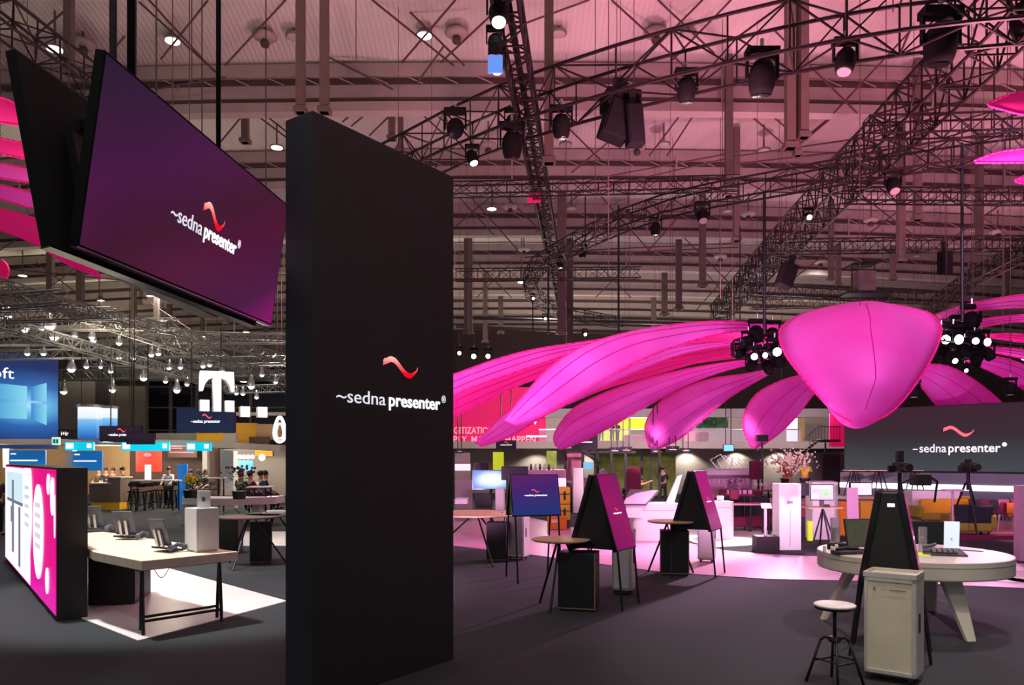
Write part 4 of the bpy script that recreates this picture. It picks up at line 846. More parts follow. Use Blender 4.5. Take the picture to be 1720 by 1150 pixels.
LL = [(4, 527), (14, 526), (42, 550), (46, 545), (83, 541), (91, 559), (46, 590), (73, 590), (71, 547), (125, 560), (154, 562), (157, 568), (120, 614), (145, 612), (169, 612), (186, 620), (200, 597), (224, 597), (200, 572), (241, 629), (107, 652), (189, 649), (254, 592), (266, 590), (284, 614), (303, 613), (341, 611), (352, 609), (373, 619), (278, 637), (297, 650), (314, 642), (391, 645), (422, 643), (397, 657), (408, 658), (431, 664), (463, 638), (440, 626)]
LL = sorted(LL); BR = (120, 614), (107, 652), (189, 649), (297, 650), (241, 629), (83, 541), (91, 559), (422, 643)
near = [('over the blue video screen', 0, 100), ('right of the blue video screen', 100, 180), ('above the drum lights', 180, 250), ('left of the big letter sign', 250, 330), ('around the big letter sign', 330, 385), ('right of the big letter sign', 385, 490)]
for nm_, a, b in near:
    S = [q for q in LL if a <= q[0] < b]
    for i, q in enumerate(S):
        bell('bell shaped grid lamp %s, %s from the left' % (nm_, ORD[i]), q[0], q[1], 24+(q[1]-520)*.09, 1.35 if q in BR else .85)

# ------------------------------------------------------------------ people
def person(lab, loc, rz, top, legs='dark', hair='hair', pose='stand', lean=0, arm=.4, grp=None, size=1.0):
    """one continuous skinned body; shirt, trousers, shoes and hair are its children; the person faces local -y"""
    t = thing('person', lab, 'person', loc, rz, grp); t.scale = (size,)*3
    s = math.sin(lean); c = math.cos(lean); hz = .92 if pose == 'stand' else .50
    if pose == 'stool': hz = .80
    def up(x, y, z): return Vector((x, -(z*s)+y*c, hz+z*c+y*s))
    J = [(up(0, 0, 0), .13)]; E_ = []
    def add(par, p, r): J.append((p, r)); E_.append((par, len(J)-1)); return len(J)-1
    ch = add(0, up(0, 0, .22), .12); sh = add(ch, up(0, .01, .44), .125); nk = add(sh, up(0, 0, .54), .055); hd = add(nk, up(0, -.02, .64), .085); add(hd, up(0, -.02, .75), .075)
    torso = [0, ch, sh]; armj = []; legj = []
    for sg in (-1, 1):
        a = add(sh, up(sg*.17, 0, .46), .055); 
        el = J[a][0]+Vector((sg*.05, -.27*math.sin(arm), -.27*math.cos(arm))); b = add(a, el, .042)
        wr = el+Vector((-sg*.04, -.25*math.sin(arm+.7), -.25*math.cos(arm+.7))); w_ = add(b, wr, .028)
        armj.append((a, b, w_)); dv = (wr-el).normalized(); pm = add(w_, wr+dv*.07, .034); sd = Vector((1, 0, 0))
        for q in (-1.5, -.5, .5, 1.5): add(pm, J[pm][0]+dv*(.085-abs(q)*.008)+sd*q*.018+Vector((0, 0, -.015)), .008)
        add(w_, wr+dv*.05-sd*sg*.05, .009)
        if pose == 'stand':
            h = add(0, Vector((sg*.10, 0, hz-.06)), .088); k_ = add(h, Vector((sg*.12, -.02, .48)), .058); f = add(k_, Vector((sg*.13, .02, .08)), .040); g_ = add(f, Vector((sg*.14, -.14, .035)), .035)
        else:
            h = add(0, Vector((sg*.10, -.02, hz-.02)), .09); k_ = add(h, Vector((sg*.13, -.42, hz+.0)), .062); f = add(k_, Vector((sg*.13, -.40, max(.08, hz-.42))), .042); g_ = add(f, Vector((sg*.13, -.54, max(.04, hz-.45))), .035)
        legj.append((h, k_, f, g_))
    def skin(name, js, es, m_, grow, par):
        idx = {j: i for i, j in enumerate(js)}
        me = bpy.data.meshes.new(name); me.from_pydata([J[j][0] for j in js], [(idx[a], idx[b]) for a, b in es if a in idx and b in idx], []); 
        o = bpy.data.objects.new(name, me); C.objects.link(o); o.parent = par
        md = o.modifiers.new('skin', 'SKIN'); md.use_smooth_shade = True
        for i, j in enumerate(js):
            sv = me.skin_vertices[0].data[i]; r = J[j][1]+grow; sv.radius = (r, r); sv.use_root = (i == 0)
        sub = o.modifiers.new('sub', 'SUBSURF'); sub.levels = 1; sub.render_levels = 1
        me.materials.append(M[m_]); return o
    skin('body', list(range(len(J))), E_, 'skin', 0, t)
    skin('shirt', torso+[q[0] for q in armj]+[q[1] for q in armj], [(0, ch), (ch, sh)]+[(sh, q[0]) for q in armj]+[(q[0], q[1]) for q in armj], top, .018, t)
    skin('trousers', [0]+[x for q in legj for x in q[:3]], [(0, q[0]) for q in legj]+[(q[0], q[1]) for q in legj]+[(q[1], q[2]) for q in legj], legs, .014, t)
    hp = up(0, -.02, .72)
    MB().ball(hp+Vector((0, .03, .03)), .098, 10, (1, 1.1, 1.05)).build('hair', hair, t, smooth=True)
    hh = up(0, -.115, .66)
    fc = MB().ball(hh+Vector((0, -.005, 0)), .016, 6).build('nose', 'skin', t, smooth=True)
    for sg in (-1, 1):
        MB().ball(hh+Vector((sg*.032, .012, .03)), .010, 6).build('eye', 'hair', t)
        MB().ball(hp+Vector((sg*.088, .01, -.055)), .018, 6, (.5, 1, 1.3)).build('ear', 'skin', t)
    for q in legj: MB().ball(J[q[3]][0]+Vector((0, .05, .012)), .05, 8, (.9, 2.2, .8)).build('shoe', 'plastic', t, smooth=True)
    MB().box(tuple(hh+Vector((-.022, -.002, -.045))), tuple(hh+Vector((.022, .01, -.037)))).build('mouth', 'maroon', t)
    return t

# ------------------------------------------------------------------ pixel-to-place helpers for upright, camera facing things far away
def pb(px0, py0, px1, py1, Y, d=.1, mb=None):
    a = D(px0, py0, Y); b = D(px1, py1, Y); return (mb or MB()).box((a.x, Y, min(a.z, b.z)), (b.x, Y+d, max(a.z, b.z)))
def sbox(name, lab, cat, px0, py0, px1, py1, Y, d, m_, ground=False, grp=None, bevel=0):
    a = D(px0, py0, Y); b = D(px1, py1, Y); z0 = 0.0 if ground else b.z
    o = MB().box((a.x, Y, z0), (b.x, Y+d, a.z)).build(name, m_, bevel=bevel)
    return tag(o, lab, cat, grp)
def screen_thing(name, lab, px0, py0, px1, py1, Y, pic='scrB', lg=True, cat='display', drop=None, wh=.6, tiltz=0):
    a = D(px0, py1, Y); b = D(px1, py0, Y); w_ = b.x-a.x; h_ = b.z-a.z
    m = frame(a, (math.cos(tiltz), math.sin(tiltz), 0), (0, 0, 1))
    t = thing(name, lab, cat, m=m)
    MB().box((0, 0, -.10), (w_, h_, 0)).build('housing', 'bezel', t)
    MB().box((.02, .02, 0), (w_-.02, h_-.02, .006)).build('screen', pic, t)
    if lg: logo(t, w_*wh, w_/2, h_*.38, .012, True, 'wavef', hk=1.3 if wh < .7 else 1, gap=.22)
    if drop:
        for x in (w_*.25, w_*.75): MB().tube((x, h_, -.05), (x, h_+drop, -.05), .02, 5).build('suspension_rod', 'blackm', t)
    return t

# ================================================================== centre: two storey stand behind the flower
struct(pb(640, 741, 1420, 753, 40, 7), 'floor_gallery', 'wall')
struct(pb(766, 753, 1150, 838, 47, .3), 'wall_stand_lower', 'wall'); struct(pb(1118, 753, 1352, 838, 46.6, .3), 'wall_stand_lower', 'wall')
struct(pb(640, 687, 1420, 741, 50, .3), 'wall_stand_upper', 'wall')
struct(pb(905, 686, 1420, 700, 40, .4), 'trim_stand_roof', 'grey')
rl = MB()
struct(pb(905, 722, 1345, 741, 40.2, .03), 'glass_balustrade', mat('railing_glass', (.8, .75, .85), .05, alpha=.18))
struct(pb(905, 720, 1345, 722, 40.15, .08), 'rail_top', 'steel')
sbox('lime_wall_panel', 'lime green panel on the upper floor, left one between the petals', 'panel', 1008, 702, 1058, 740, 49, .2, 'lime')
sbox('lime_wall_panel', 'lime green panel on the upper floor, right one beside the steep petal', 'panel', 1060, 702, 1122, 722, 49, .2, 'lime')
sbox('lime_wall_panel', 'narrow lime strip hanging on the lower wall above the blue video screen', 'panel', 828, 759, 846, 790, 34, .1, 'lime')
sbox('white_light_strip', 'bright white strip along the top of the lime panels', 'light', 1008, 699, 1122, 702, 48.8, .1, 'lightline')
sbox('pink_wall_panel', 'pale pink wall panel on the upper floor right of the people', 'panel', 1150, 724, 1174, 741, 46, .2, 'pinkf')
sbox('maroon_armchair', 'maroon block seat on the upper floor under the hedge', 'seat', 1173, 725, 1191, 741, 42, .8, 'maroon', bevel=.1)
hd = thing('hedge_box', 'dark green hedge in a long box on the upper floor', 'hedge', D(1168, 718, 44))
a = D(1168, 718, 44); b = D(1222, 699, 44)
mb = MB()
for k in range(130): mb.ball((R.uniform(.1, b.x-a.x-.1), R.uniform(-.25, .25), R.uniform(.05, b.z-a.z-.05)), R.uniform(.06, .13), 5)
mb.build('foliage', 'leafd', hd, kind='stuff'); MB().box((0, -.15, 0), (b.x-a.x, .15, b.z-a.z-.05)).build('core', 'leafd', hd)
for k, (x, y0, tp, lab) in enumerate(((1010, 717, 'brown', 'left of the dark pair'), (1028, 716, 'dark', 'left one of the dark pair'), (1037, 713, 'dark', 'right one of the dark pair'))):
    p = D(x, 741, 41.5); person('person standing on the upper floor, %s' % lab, (p.x, p.y, p.z), .3*k, tp, size=.62)
for k, (x0, x1, lab) in enumerate(((1050, 1060, 'left'), (1066, 1078, 'middle'), (1082, 1094, 'right'))):
    sbox('lounge_seat', 'pale pink seat on the upper floor behind the glass railing, %s of three' % lab, 'seat', x0, 730, x1, 741, 42, .6, 'pinkf', bevel=.05)
sbox('upper_window', 'bright doorway on the upper floor beside the steep petal', 'window', 1322, 702, 1340, 741, 48, .1, 'paper')
sbox('upper_window', 'yellowish bright window on the upper floor beside the steep petal', 'window', 1343, 702, 1352, 741, 48, .1, 'warm')
# red panel and stair at the right end of the stand
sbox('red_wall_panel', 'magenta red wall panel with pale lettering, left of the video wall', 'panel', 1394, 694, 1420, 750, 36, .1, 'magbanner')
stt = thing('staircase', 'dark metal staircase with railing leading to the upper floor left of the video wall', 'stairs', D(1345, 760, 36))
p0 = D(1345, 760, 36); P_ = lambda x, y: D(x, y, 36)-p0
MB().slab([P_(1345, 760), P_(1375, 738), P_(1375, 742), P_(1349, 762)], (0, .1, 0)).build('stringer', 'blackm', stt)
MB().slab([P_(1375, 738), P_(1412, 738), P_(1412, 742), P_(1375, 742)], (0, .8, 0)).build('landing', 'blackm', stt)
for k in range(6):
    q = P_(1346+k*5, 757-k*3.6); MB().box((q.x, -.4, q.z), (q.x+.16, .1, q.z+.03)).build('tread', 'steel', stt)
mb = MB()
for k in range(11): q = P_(1360+k*5.0, 738 if k > 2 else 748-3*k); MB().tube(q, q+Vector((0, 0, .62)), .012, 4).build('baluster', 'blackm', stt)
MB().path([P_(1350, 738), P_(1374, 716), P_(1412, 716)], .02, 5).build('handrail', 'blackm', stt)
struct(pb(1352, 760, 1418, 812, 37, .2), 'wall_purple', 'dgrey'); struct(pb(1383, 763, 1411, 812, 36.9, .08), 'door_1', 'plastic')
struct(pb(1386, 743, 1388, 760, 36.4, .1), 'stair_post', 'blackm')
# banner with lettering
bn = thing('banner', 'long magenta banner with pale lettering behind the left petals', 'banner', m=frame(D(640, 753, 41), (1, 0, 0), (0, 0, 1)))
bw = D(917, 0, 41).x-D(640, 0, 41).x; bh = D(0, 650, 41).z-D(0, 753, 41).z; k_ = bw/277
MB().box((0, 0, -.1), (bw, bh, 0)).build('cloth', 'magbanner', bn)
text('DIGITIZATION', 11.5*k_/.73, 'pletter', bn, (110*k_, 25*k_, .01), .02, 78*k_)
text('SIMPLY. MAKE IT HAPPEN.', 11.5*k_/.73, 'pletter', bn, (100*k_, 10*k_, .01), .02, 163*k_)
sbox('light_strip_row', 'row of small white lights in front of the banner right end', 'light', 884, 731, 918, 734, 40.5, .05, 'wletter')
for q, (a0, b0, c0) in enumerate(((892, 692, 905),)):
    o = MB().slab([D(892, 697, 38), D(906, 694, 38), D(899, 713, 38)], (0, .05, 0)).build('white_pennant', 'wletter'); tag(o, 'small bright white triangle between the left petals', 'sign')
# green and pink walls, black frame pavilion
sbox('green_column', 'pale green wall column right of the banner under the tip of a petal', 'column', 918, 757, 935, 795, 39, .3, 'green', True)
sbox('green_wall', 'mottled lime green back wall inside the black frame pavilion', 'wall panel', 998, 757, 1135, 800, 44, .2, 'green', True)
sbox('shelf_wall', 'pink lit product shelf left in the black frame pavilion', 'shelf', 952, 759, 978, 806, 33, .4, 'pinkf', True)
fr = thing('frame_pavilion', 'open pavilion of thin black posts in front of the green wall', 'pavilion', (0, 0, 0))
xs_ = [950, 979, 1004, 1027, 1051, 1078, 1094, 1108]
for x in xs_:
    p = D(x, 760, 32); MB().box((p.x-.05, 32, 0), (p.x+.05, 32.1, p.z)).build('post', 'blackm', fr)
a = D(950, 760, 32); b = D(1112, 757, 32); MB().box((a.x, 32, a.z-.02), (b.x, 32.1, a.z+.08)).build('top_beam', 'blackm', fr)
tag(MB().slab([D(966, 748, 31), D(980, 752, 31), D(1010, 778, 31), D(1007, 780, 31), D(975, 756, 31)], (0, .3, 0)).build('ramp_rail', 'blackm'), 'black diagonal handrail beside the pink product shelf', 'rail')
sbox('teal_monitor', 'small teal screen on the counter right of the pink product shelf', 'monitor', 980, 776, 996, 788, 31, .1, 'teal')
for k, (x0, y0, x1, y1, lab) in enumerate(((833, 739, 867, 753, 'in front of the banner lettering'), (960, 724, 1004, 755, 'largest one, above the pink shelf'), (1023, 751, 1042, 761, 'left of a close pair over the pavilion'), (1042, 750, 1062, 760, 'right of a close pair over the pavilion'),
        (1094, 753, 1108, 761, 'under the tip of the magenta petal'), (1119, 749, 1141, 759, 'right of that petal tip'), (1143, 752, 1161, 760, 'left of the lit counter wall'), (766, 754, 778, 761, 'at the totem edge'))):
    screen_thing('hanging_monitor', 'small black logo monitor hanging over the stands, %s' % lab, x0, y0, x1, y1, 30, drop=2.5)
for k, (x0, y0, x1, y1) in enumerate(((1215, 746, 1233, 758),)): screen_thing('hanging_monitor', 'small monitor turned sideways over the white counter wall', x0, y0, x1, y1, 30, 'teal', False, drop=2.5)
sbox('hung_box', 'small dark box hanging right of the banner monitor', 'box', 869, 753, 880, 760, 30, .3, 'dgrey')
# counters of the lower hall
sbox('pink_counter', 'long pale pink counter behind the violet blue display', 'counter', 888, 789, 951, 801, 30, 1, 'pinksheet', True)
for k in range(6):
    p = D(892+k*7.5, 789, 30.3); tag(MB().lathe([(0, 0), (.05, 0), (.05, .12), (.025, .18), (.03, .24), (0, .24)], 8, (p.x, p.y, p.z)).build('bottle', 'white' if k % 2 else 'dgrey'), 'small bottle on the long pink counter, %s from the left' % ORD[k], 'bottle', 'bottles on the long pink counter')
sbox('white_counter_block', 'bright white counter block right of the pink product shelf', 'counter', 963, 786, 980, 806, 30, .6, 'white', True)
ctr = thing('curved_counter', 'long curved white counter with glassware under the petal tips', 'counter', D(1185, 803, 27))
a = D(1185, 803, 27); b = D(1265, 787, 27); W_ = b.x-a.x
MB().quadstrip([[Vector((x, y*.9, z)) for y, z in ((-.3, .12), (-.3, .28), (0, .34), (.6, .34), (.6, .12))] for x in [W_*q/10 for q in range(11)]]).build('counter_top', 'white', ctr)
MB().box((0, 0, -a.z), (W_, .4, .12)).build('counter_front', 'pinksheet', ctr)
for k in range(9):
    p = D(1192+k*8, 812, 26.2); tag(MB().lathe([(0, 0), (.09, 0), (.09, .17), (0, .17)], 8, p).build('drinking_glass', 'pinksheet'), 'pale glass in the row along the curved white counter', 'glass', 'glasses along the curved counter')
p0 = D(1220, 787, 27); t = thing('wire_sculpture', 'thin wire frame sculpture on the curved white counter', 'sculpture', p0)
for k in range(7):
    a = Vector((-.3+.15*k, 0, 0)); MB().path([a, a+Vector((-.25+.1*k, 0, .3)), a+Vector((.1, 0, .5-.03*k)), a+Vector((.45, 0, .05))], .015, 4).build('wire', 'steel', t)
# vehicle front, yellow cases
sbox('white_stand', 'small pale stand right of the violet display, above the yellow cases', 'stand', 936, 803, 951, 822, 25, .4, 'paper')
q = G(940, 887); YC = q.y
for k, (y0, y1, lab) in enumerate(((818, 846, 'upper'), (847, 873, 'middle'))):
    a = D(926, y1, YC); b = D(958, y0, YC); t = thing('yellow_case', '%s bright yellow transport case in the stack right of the violet display' % lab, 'case', (a.x, a.y, a.z), 0, 'stacked yellow cases')
    w_, h_ = b.x-a.x, b.z-a.z
    MB().box((0, 0, 0), (w_, .5, h_)).build('body', 'yellow', t, bevel=.02); MB().box((.02, -.02, h_*.55), (w_-.02, 0, h_*.62)).build('strap', 'dgrey', t)
    for x in (.2, .7): MB().box((w_*x-.03, -.035, h_*.25), (w_*x+.03, 0, h_*.75)).build('latch', 'plastic', t)
a = D(919, 884, YC); b = D(948, 863, YC-.1); t = thing('orange_case', 'orange case at the foot of the yellow case stack', 'case', (a.x, a.y-.62, .02))
MB().box((0, 0, 0), (.55, .55, .38)).build('body', 'orange', t, bevel=.02); MB().box((.1, -.02, .2), (.3, 0, .3)).build('label_plate', 'white', t)
sbox('case_trolley', 'dark wheeled base under the yellow cases', 'base', 926, 873, 958, 884, YC, .5, 'dgrey', True)
q = G(965, 858); t = thing('display_vehicle', 'dark violet vehicle with a big front wheel behind the magenta easel display', 'vehicle', (q.x-.3, q.y, 0))
MB().quadstrip([[Vector((x, y, z)) for y, z in ((0, .3), (0, zt), (.3, zt+.2), (1.5, zt+.2), (1.5, .3))] for x, zt in ((-.5, .75), (0, .95), (.5, 1.0), (1.2, 1.15), (1.6, 1.5))]).build('body', 'purpleleaf', t, smooth=False)
MB().lathe([(.18, -.10), (.40, -.10), (.42, -.06), (.42, .06), (.40, .10), (.18, .10)], 24, m=Matrix.Translation((.25, -.05, .42)) @ Matrix.Rotation(PI/2, 4, 'X')).build('wheel', 'plastic', t)
MB().lathe([(0, -.11), (.2, -.11), (.2, -.08), (0, -.06)], 16, m=Matrix.Translation((.25, -.07, .42)) @ Matrix.Rotation(PI/2, 4, 'X')).build('hub', 'steel', t)
sbox('maroon_armchair', 'round backed maroon chair behind the person in orange', 'chair', 1054, 784, 1078, 804, 28, .7, 'maroon', True, bevel=.2)
p = G(1052, 862); person('person in an orange shirt bending forward over the white demo desk', (p.x, p.y, 0), math.radians(75), 'orange', 'dark', lean=.95, arm=1.3)
p = G(1113, 846); person('person in black standing behind the white demo desk', (p.x, p.y, 0), 2.8, 'dark', 'dark')
# white demo desks
q = G(1064, 909); t = thing('demo_counter', 'large white demo counter with rounded corners behind the magenta easel display', 'counter', q)
MB().prism([(x+dx, y+dy) for x, y, a0 in ((1.05, .12, -90), (1.05, .7, 0), (.12, .7, 90), (.12, .12, 180)) for dx, dy in [(.12*math.cos(math.radians(a0+k*22.5)), .12*math.sin(math.radians(a0+k*22.5))) for k in range(5)]], 0, .96).build('body', 'white', t)
MB().box((.0, -.01, .78), (1.17, .0, .79)).build('joint', 'grey', t)
t2 = thing('sloped_screen', 'pale sloped touch table screen on the white demo counter', 'screen', D(1046, 846, q.y-.2))
o0 = D(1046, 846, q.y-.2); MB().slab([Vector((0, 0, 0)), D(1085, 846, q.y-.2)-o0, D(1107, 823, q.y+.5)-o0, D(1058, 821, q.y+.5)-o0], (0, 0, -.04)).build('housing', 'dgrey', t2)
MB().slab([Vector((.02, .01, .008)), D(1084, 846, q.y-.2)-o0+Vector((0, 0, .012)), D(1105, 823.5, q.y+.5)-o0+Vector((0, 0, .01)), D(1059, 822, q.y+.5)-o0+Vector((0, 0, .01))], (0, 0, -.01)).build('glass', 'pinksheet', t2)
MB().box((.1, .1, -.35), (.5, .4, -.02)).build('stand', 'white', t2)
q = G(1199, 906); t = thing('demo_counter', 'smaller white counter right of the farther magenta easel display', 'counter', q)
MB().prism([(x+dx, y+dy) for x, y, a0 in ((.44, .1, -90), (.44, .6, 0), (.1, .6, 90), (.1, .1, 180)) for dx, dy in [(.1*math.cos(math.radians(a0+k*22.5)), .1*math.sin(math.radians(a0+k*22.5))) for k in range(5)]], 0, .98).build('body', 'white', t)
MB().box((.1, -.005, .82), (.44, .0, .83)).build('joint', 'grey', t)
tag(MB().lathe([(0, 0), (.08, 0), (.10, .12), (.07, .14), (0, .14)], 12, (q.x+.25, q.y+.3, .98)).build('coffee_cup', 'white', smooth=True), 'white cup on the smaller white counter', 'cup')
tag(MB().slab([D(1118, 846, 17.5), D(1132, 846, 17.5), D(1146, 797, 17.9), D(1138, 800, 17.9)], (0, .08, 0)).build('slanted_sign', 'white'), 'white slanted sign panel left of the farther easel display', 'sign')

# monitors behind the violet display
screen_thing('blue_display', 'bright blue and white video screen behind the laptop table', 793, 789, 856, 822, 20, screen('radial_blue', [(0, (.95, 1, .95)), (.3, (.75, .95, 1)), (.55, (.1, .35, .95)), (1, (.02, .1, .8))], kind='RADIAL', centre=(.55, .5, 1)), False)
MB().tube(D(825, 822, 20.05), (D(825, 822, 20).x, 20.05, 0), .04, 8).build('blue_display_stand', 'plastic').parent = None
tag(bpy.data.objects['blue_display_stand'], 'dark stand pole under the bright blue video screen', 'stand')
screen_thing('dark_display', 'dark monitor back above the violet blue display', 842, 783, 887, 806, 18, 'scrB', False)
screen_thing('dark_display', 'dark blue screen top left of the bright blue video screen', 796, 778, 820, 793, 24, 'scrB', False)
p = D(853, 806, 18); tag(MB().tube((p.x, 18.05, 0), (p.x, 18.05, p.z), .04, 8).build('display_pole', 'plastic'), 'dark pole under the monitor behind the violet display', 'stand')
sbox('pale_wall_screen', 'white lit sign panel at the totem edge above the laptop table', 'sign', 764, 779, 790, 790, 30, .1, 'paper')
sbox('cream_booth', 'cream booth wall at the totem edge', 'booth', 764, 760, 789, 830, 32, .3, 'wall', True)
sbox('brown_reception', 'light brown reception desk at the totem edge', 'desk', 764, 806, 792, 842, 26, .6, 'grey', True)
sbox('pink_floor_table', 'low pale table behind the laptop', 'table', 764, 838, 785, 846, 20, .8, 'white')

# ================================================================== right: video wall, stage, lounge
VA = D(1418, 812, 31); VB = D(1790, 822, 25.6)
VA.z = 1.62; VB.z = 1.62; u = (VB-VA); u.z = 0; VL = u.length
m = frame(VA, u, (0, 0, 1)); zt = D(1418, 688, 31).z
vw = thing('video_wall', 'huge dark video wall with the pink wave logo behind the lounge', 'video wall', m=m)
VH = zt-1.62
M['vw'] = screen('video_wall_picture', [(0, (.055, .065, .075)), (.32, (.040, .044, .05)), (.55, (.036, .022, .028)), (1, (.042, .016, .026))], (0, 1, 0), 1.0)
MB().box((0, 0, -.3), (VL, VH, 0)).build('housing', 'plastic', vw); MB().box((.02, .02, 0), (VL-.02, VH-.02, .02)).build('screen', 'vw', vw)
def vx(px):
    r = (px-CX)/F; ux, uy = u.x/VL, u.y/VL; return (r*VA.y-VA.x)/(ux-r*uy)
tx0, tx1 = vx(1534), vx(1692); cxm = (tx0+tx1)/2; ym = VA.y+u.y/VL*cxm
def vz(py): return EYE+(HY-py)/F*ym-1.62
wv0, wv1 = vx(1585), vx(1636)
wave_mesh(wv1-wv0, (vz(714)-vz(734))*1.0, (wv0+wv1)/2, vz(724), .03).build('wave_emblem', 'wavep', vw)
th_ = (vz(744)-vz(759))/.73
wt = tx1-tx0
text('–', th_, 'letterb', vw, (tx0, vz(759), .03), 0, wt*.055, name='dash'); text('sedna', th_, 'letter', vw, (tx0+wt*.07, vz(759), .03), .012, wt*.30)
text('presenter', th_, 'letterb', vw, (tx0+wt*.39, vz(759), .03), .012, wt*.54); MB().lathe([(0, 0), (wt*.024, 0), (wt*.024, .01), (0, .01)], 16, (tx0+wt*.975, vz(747), .03)).build('registered_dot', 'letterb', vw)
stg = thing('stage', 'low grey stage with a glowing front edge below the video wall', 'stage', m=frame((VA.x, VA.y-.25, 0), u, (0, 0, 1)))
MB().box((0, 0, -.25), (VL, 1.58, .6)).build('platform', 'stage', stg)
MB().box((0, .98, .6), (VL, 1.18, .64)).build('edge_light', 'lightline', stg)
MB().box((0, .0, .6), (VL, .70, 1.0)).build('step', 'dgrey', stg)
sbox('white_bench', 'long white lit bench in front of the stage', 'bench', 1532, 824, 1612, 838, 26, .8, 'white', True)
def trestle_small(lab, x0, x1, yt, Y):
    p = D((x0+x1)/2, 0, Y); z = D(0, yt, Y).z; w_ = (x1-x0)/F*Y; t = thing('side_table', lab, 'table', (p.x, Y, z-1.0))
    MB().box((-w_/2, -.3, .97), (w_/2, .3, 1.0)).build('table_top', 'wood', t)
    for s in (-1, 1):
        for q in (-1, 1): MB().tube((s*.28, q*.25, 0), (s*.06, q*.1, .97), .02, 5).build('leg', 'blackm', t)
trestle_small('high table on black legs on the stage, leftmost', 1420, 1448, 789, 29.2); trestle_small('high table on black legs on the stage, second from the left', 1457, 1495, 789, 28.7); trestle_small('high table on black legs on the stage, partly behind the camera tripod', 1528, 1545, 789, 28.0)
def tripod_camera(lab, px, py, Y, zg=0, s=1.0):
    p = D(px, py, Y); t = thing('camera_tripod', lab, 'camera', (p.x, Y, zg)); h = p.z-zg
    for k in range(3):
        a = k*2*PI/3+.4; MB().tube((.55*math.cos(a)*s, .55*math.sin(a)*s, .01), (.05*math.cos(a), .05*math.sin(a), h*.70), .028*s, 6).build('leg', 'blackm', t)
    MB().tube((0, 0, h*.6), (0, 0, h*.84), .045*s, 8).build('column', 'blackm', t)
    MB().box((-.10*s, -.26*s, h*.84), (.10*s, .20*s, h*.84+.24*s)).build('camera_body', 'plastic', t, bevel=.02)
    MB().tube((0, -.26*s, h*.84+.12*s), (0, -.46*s, h*.84+.12*s), .09*s, 12).build('lens', 'plastic', t)
    MB().box((-.02, .0, h*.84+.24*s), (.10*s, .14*s, h)).build('viewfinder', 'plastic', t)
    MB().tube((.05, .1, h*.82), (.32*s, .45*s, h*.66), .018*s, 6).build('pan_handle', 'blackm', t)
    MB().box((-.22*s, .05, h*.84), (-.10*s, .1, h*.84+.16*s)).build('monitor', 'plastic', t)
tripod_camera('video camera on a tripod rising behind the black easel display', 1511, 757, 12.8, 0, .7)
tripod_camera('video camera on a tripod in front of the video wall logo', 1626, 771, 21, 0, 1.0)

# plinths, towers and panels behind the round table
q = G(1271, 928); t = thing('plinth', 'low black plinth block on the floor left of the white tower', 'plinth', q, math.radians(-6)); MB().box((0, 0, .0), (.50, .5, .36)).build('body', 'black', t, bevel=.005)
t = thing('tablet_stand', 'slim white tablet stand on the low black plinth', 'stand', (q.x+.26, q.y+.2, .362)); MB().tube((0, 0, 0), (0, 0, .62), .032, 10).build('pole', 'white', t); MB().slab([(-.11, -.09, .62), (.11, -.09, .62), (.14, .09, .70), (-.08, .09, .70)], (0, 0, .02)).build('tablet', 'white', t)
MB().slab([(-.07, -.06, .645), (.08, -.06, .645), (.10, .06, .70), (-.05, .06, .70)], (0, 0, .004)).build('tablet_glass', 'dgrey', t)
q = G(1309, 924); t = thing('white_tower', 'tall white square tower behind the low black plinth', 'tower', q, math.radians(4)); w_ = 38/F*q.y; h_ = D(0, 812, q.y).z
MB().box((0, 0, 0), (w_, .4, h_)).build('body', 'white', t, bevel=.01); MB().box((w_*.48, -.004, .1), (w_*.5, 0, h_*.62)).build('seam_line', 'grey', t); MB().box((w_*.35, -.006, h_*.70), (w_*.62, 0, h_*.74)).build('emblem_plate', 'grey', t)
q = G(1365, 906); h_ = D(0, 809, q.y).z; t = thing('white_tower', 'broad white block behind the monitor with the green picture', 'tower', q); MB().box((0, 0, 0), (43/F*q.y, .5, h_)).build('body', 'white', t, bevel=.01); MB().box((.05, .05, h_), (.6, .4, h_+.02)).build('top_plate', 'grey', t)
mm_ = D(1361, 840, 16.8); t = thing('desktop_monitor', 'monitor with a green picture on the small tripod table', 'monitor', m=frame(mm_, (1, -.12, 0), (0, .1, 1))); MB().box((0, 0, -.04), (.50, .35, 0)).build('housing', 'bezel', t); MB().box((.015, .015, 0), (.485, .335, .004)).build('screen', 'greenscr', t)
MB().prism([(.33+.09*math.cos(k*PI/6)*(1 if k % 2 else .55), .15+.08*math.sin(k*PI/6)*(1 if k % 2 else .6)) for k in range(12)], .004, .007).build('green_shape', 'gblob', t); MB().box((.04, .04, .004), (.17, .15, .007)).build('white_window', 'paper', t)
MB().box((.05, .26, .004), (.44, .31, .007)).build('grey_bar', 'paper', t); MB().box((.2, -.13, -.06), (.3, .1, -.04)).build('stand', 'plastic', t)
q = G(1382, 917); t = thing('tripod_table', 'small wooden topped table on black tripod legs under the green monitor', 'table', (q.x, q.y, 0)); zz = EYE-(851-HY)/F*q.y
MB().box((-.42, -.22, zz-.03), (.40, .25, zz)).build('table_top', 'wood', t, bevel=.004)
for k, (x, y) in enumerate(((-.36, -.25), (.16, -.05), (.26, -.15), (.05, .3))): MB().tube((x, y, .01), (0, 0, zz-.03), .02, 6).build('leg', 'blackm', t)
tag(MB().box((q.x+.0, q.y-.1, zz), (q.x+.13, q.y+.05, zz+.06)).build('black_device', 'plastic'), 'small black device on the tripod table', 'device')
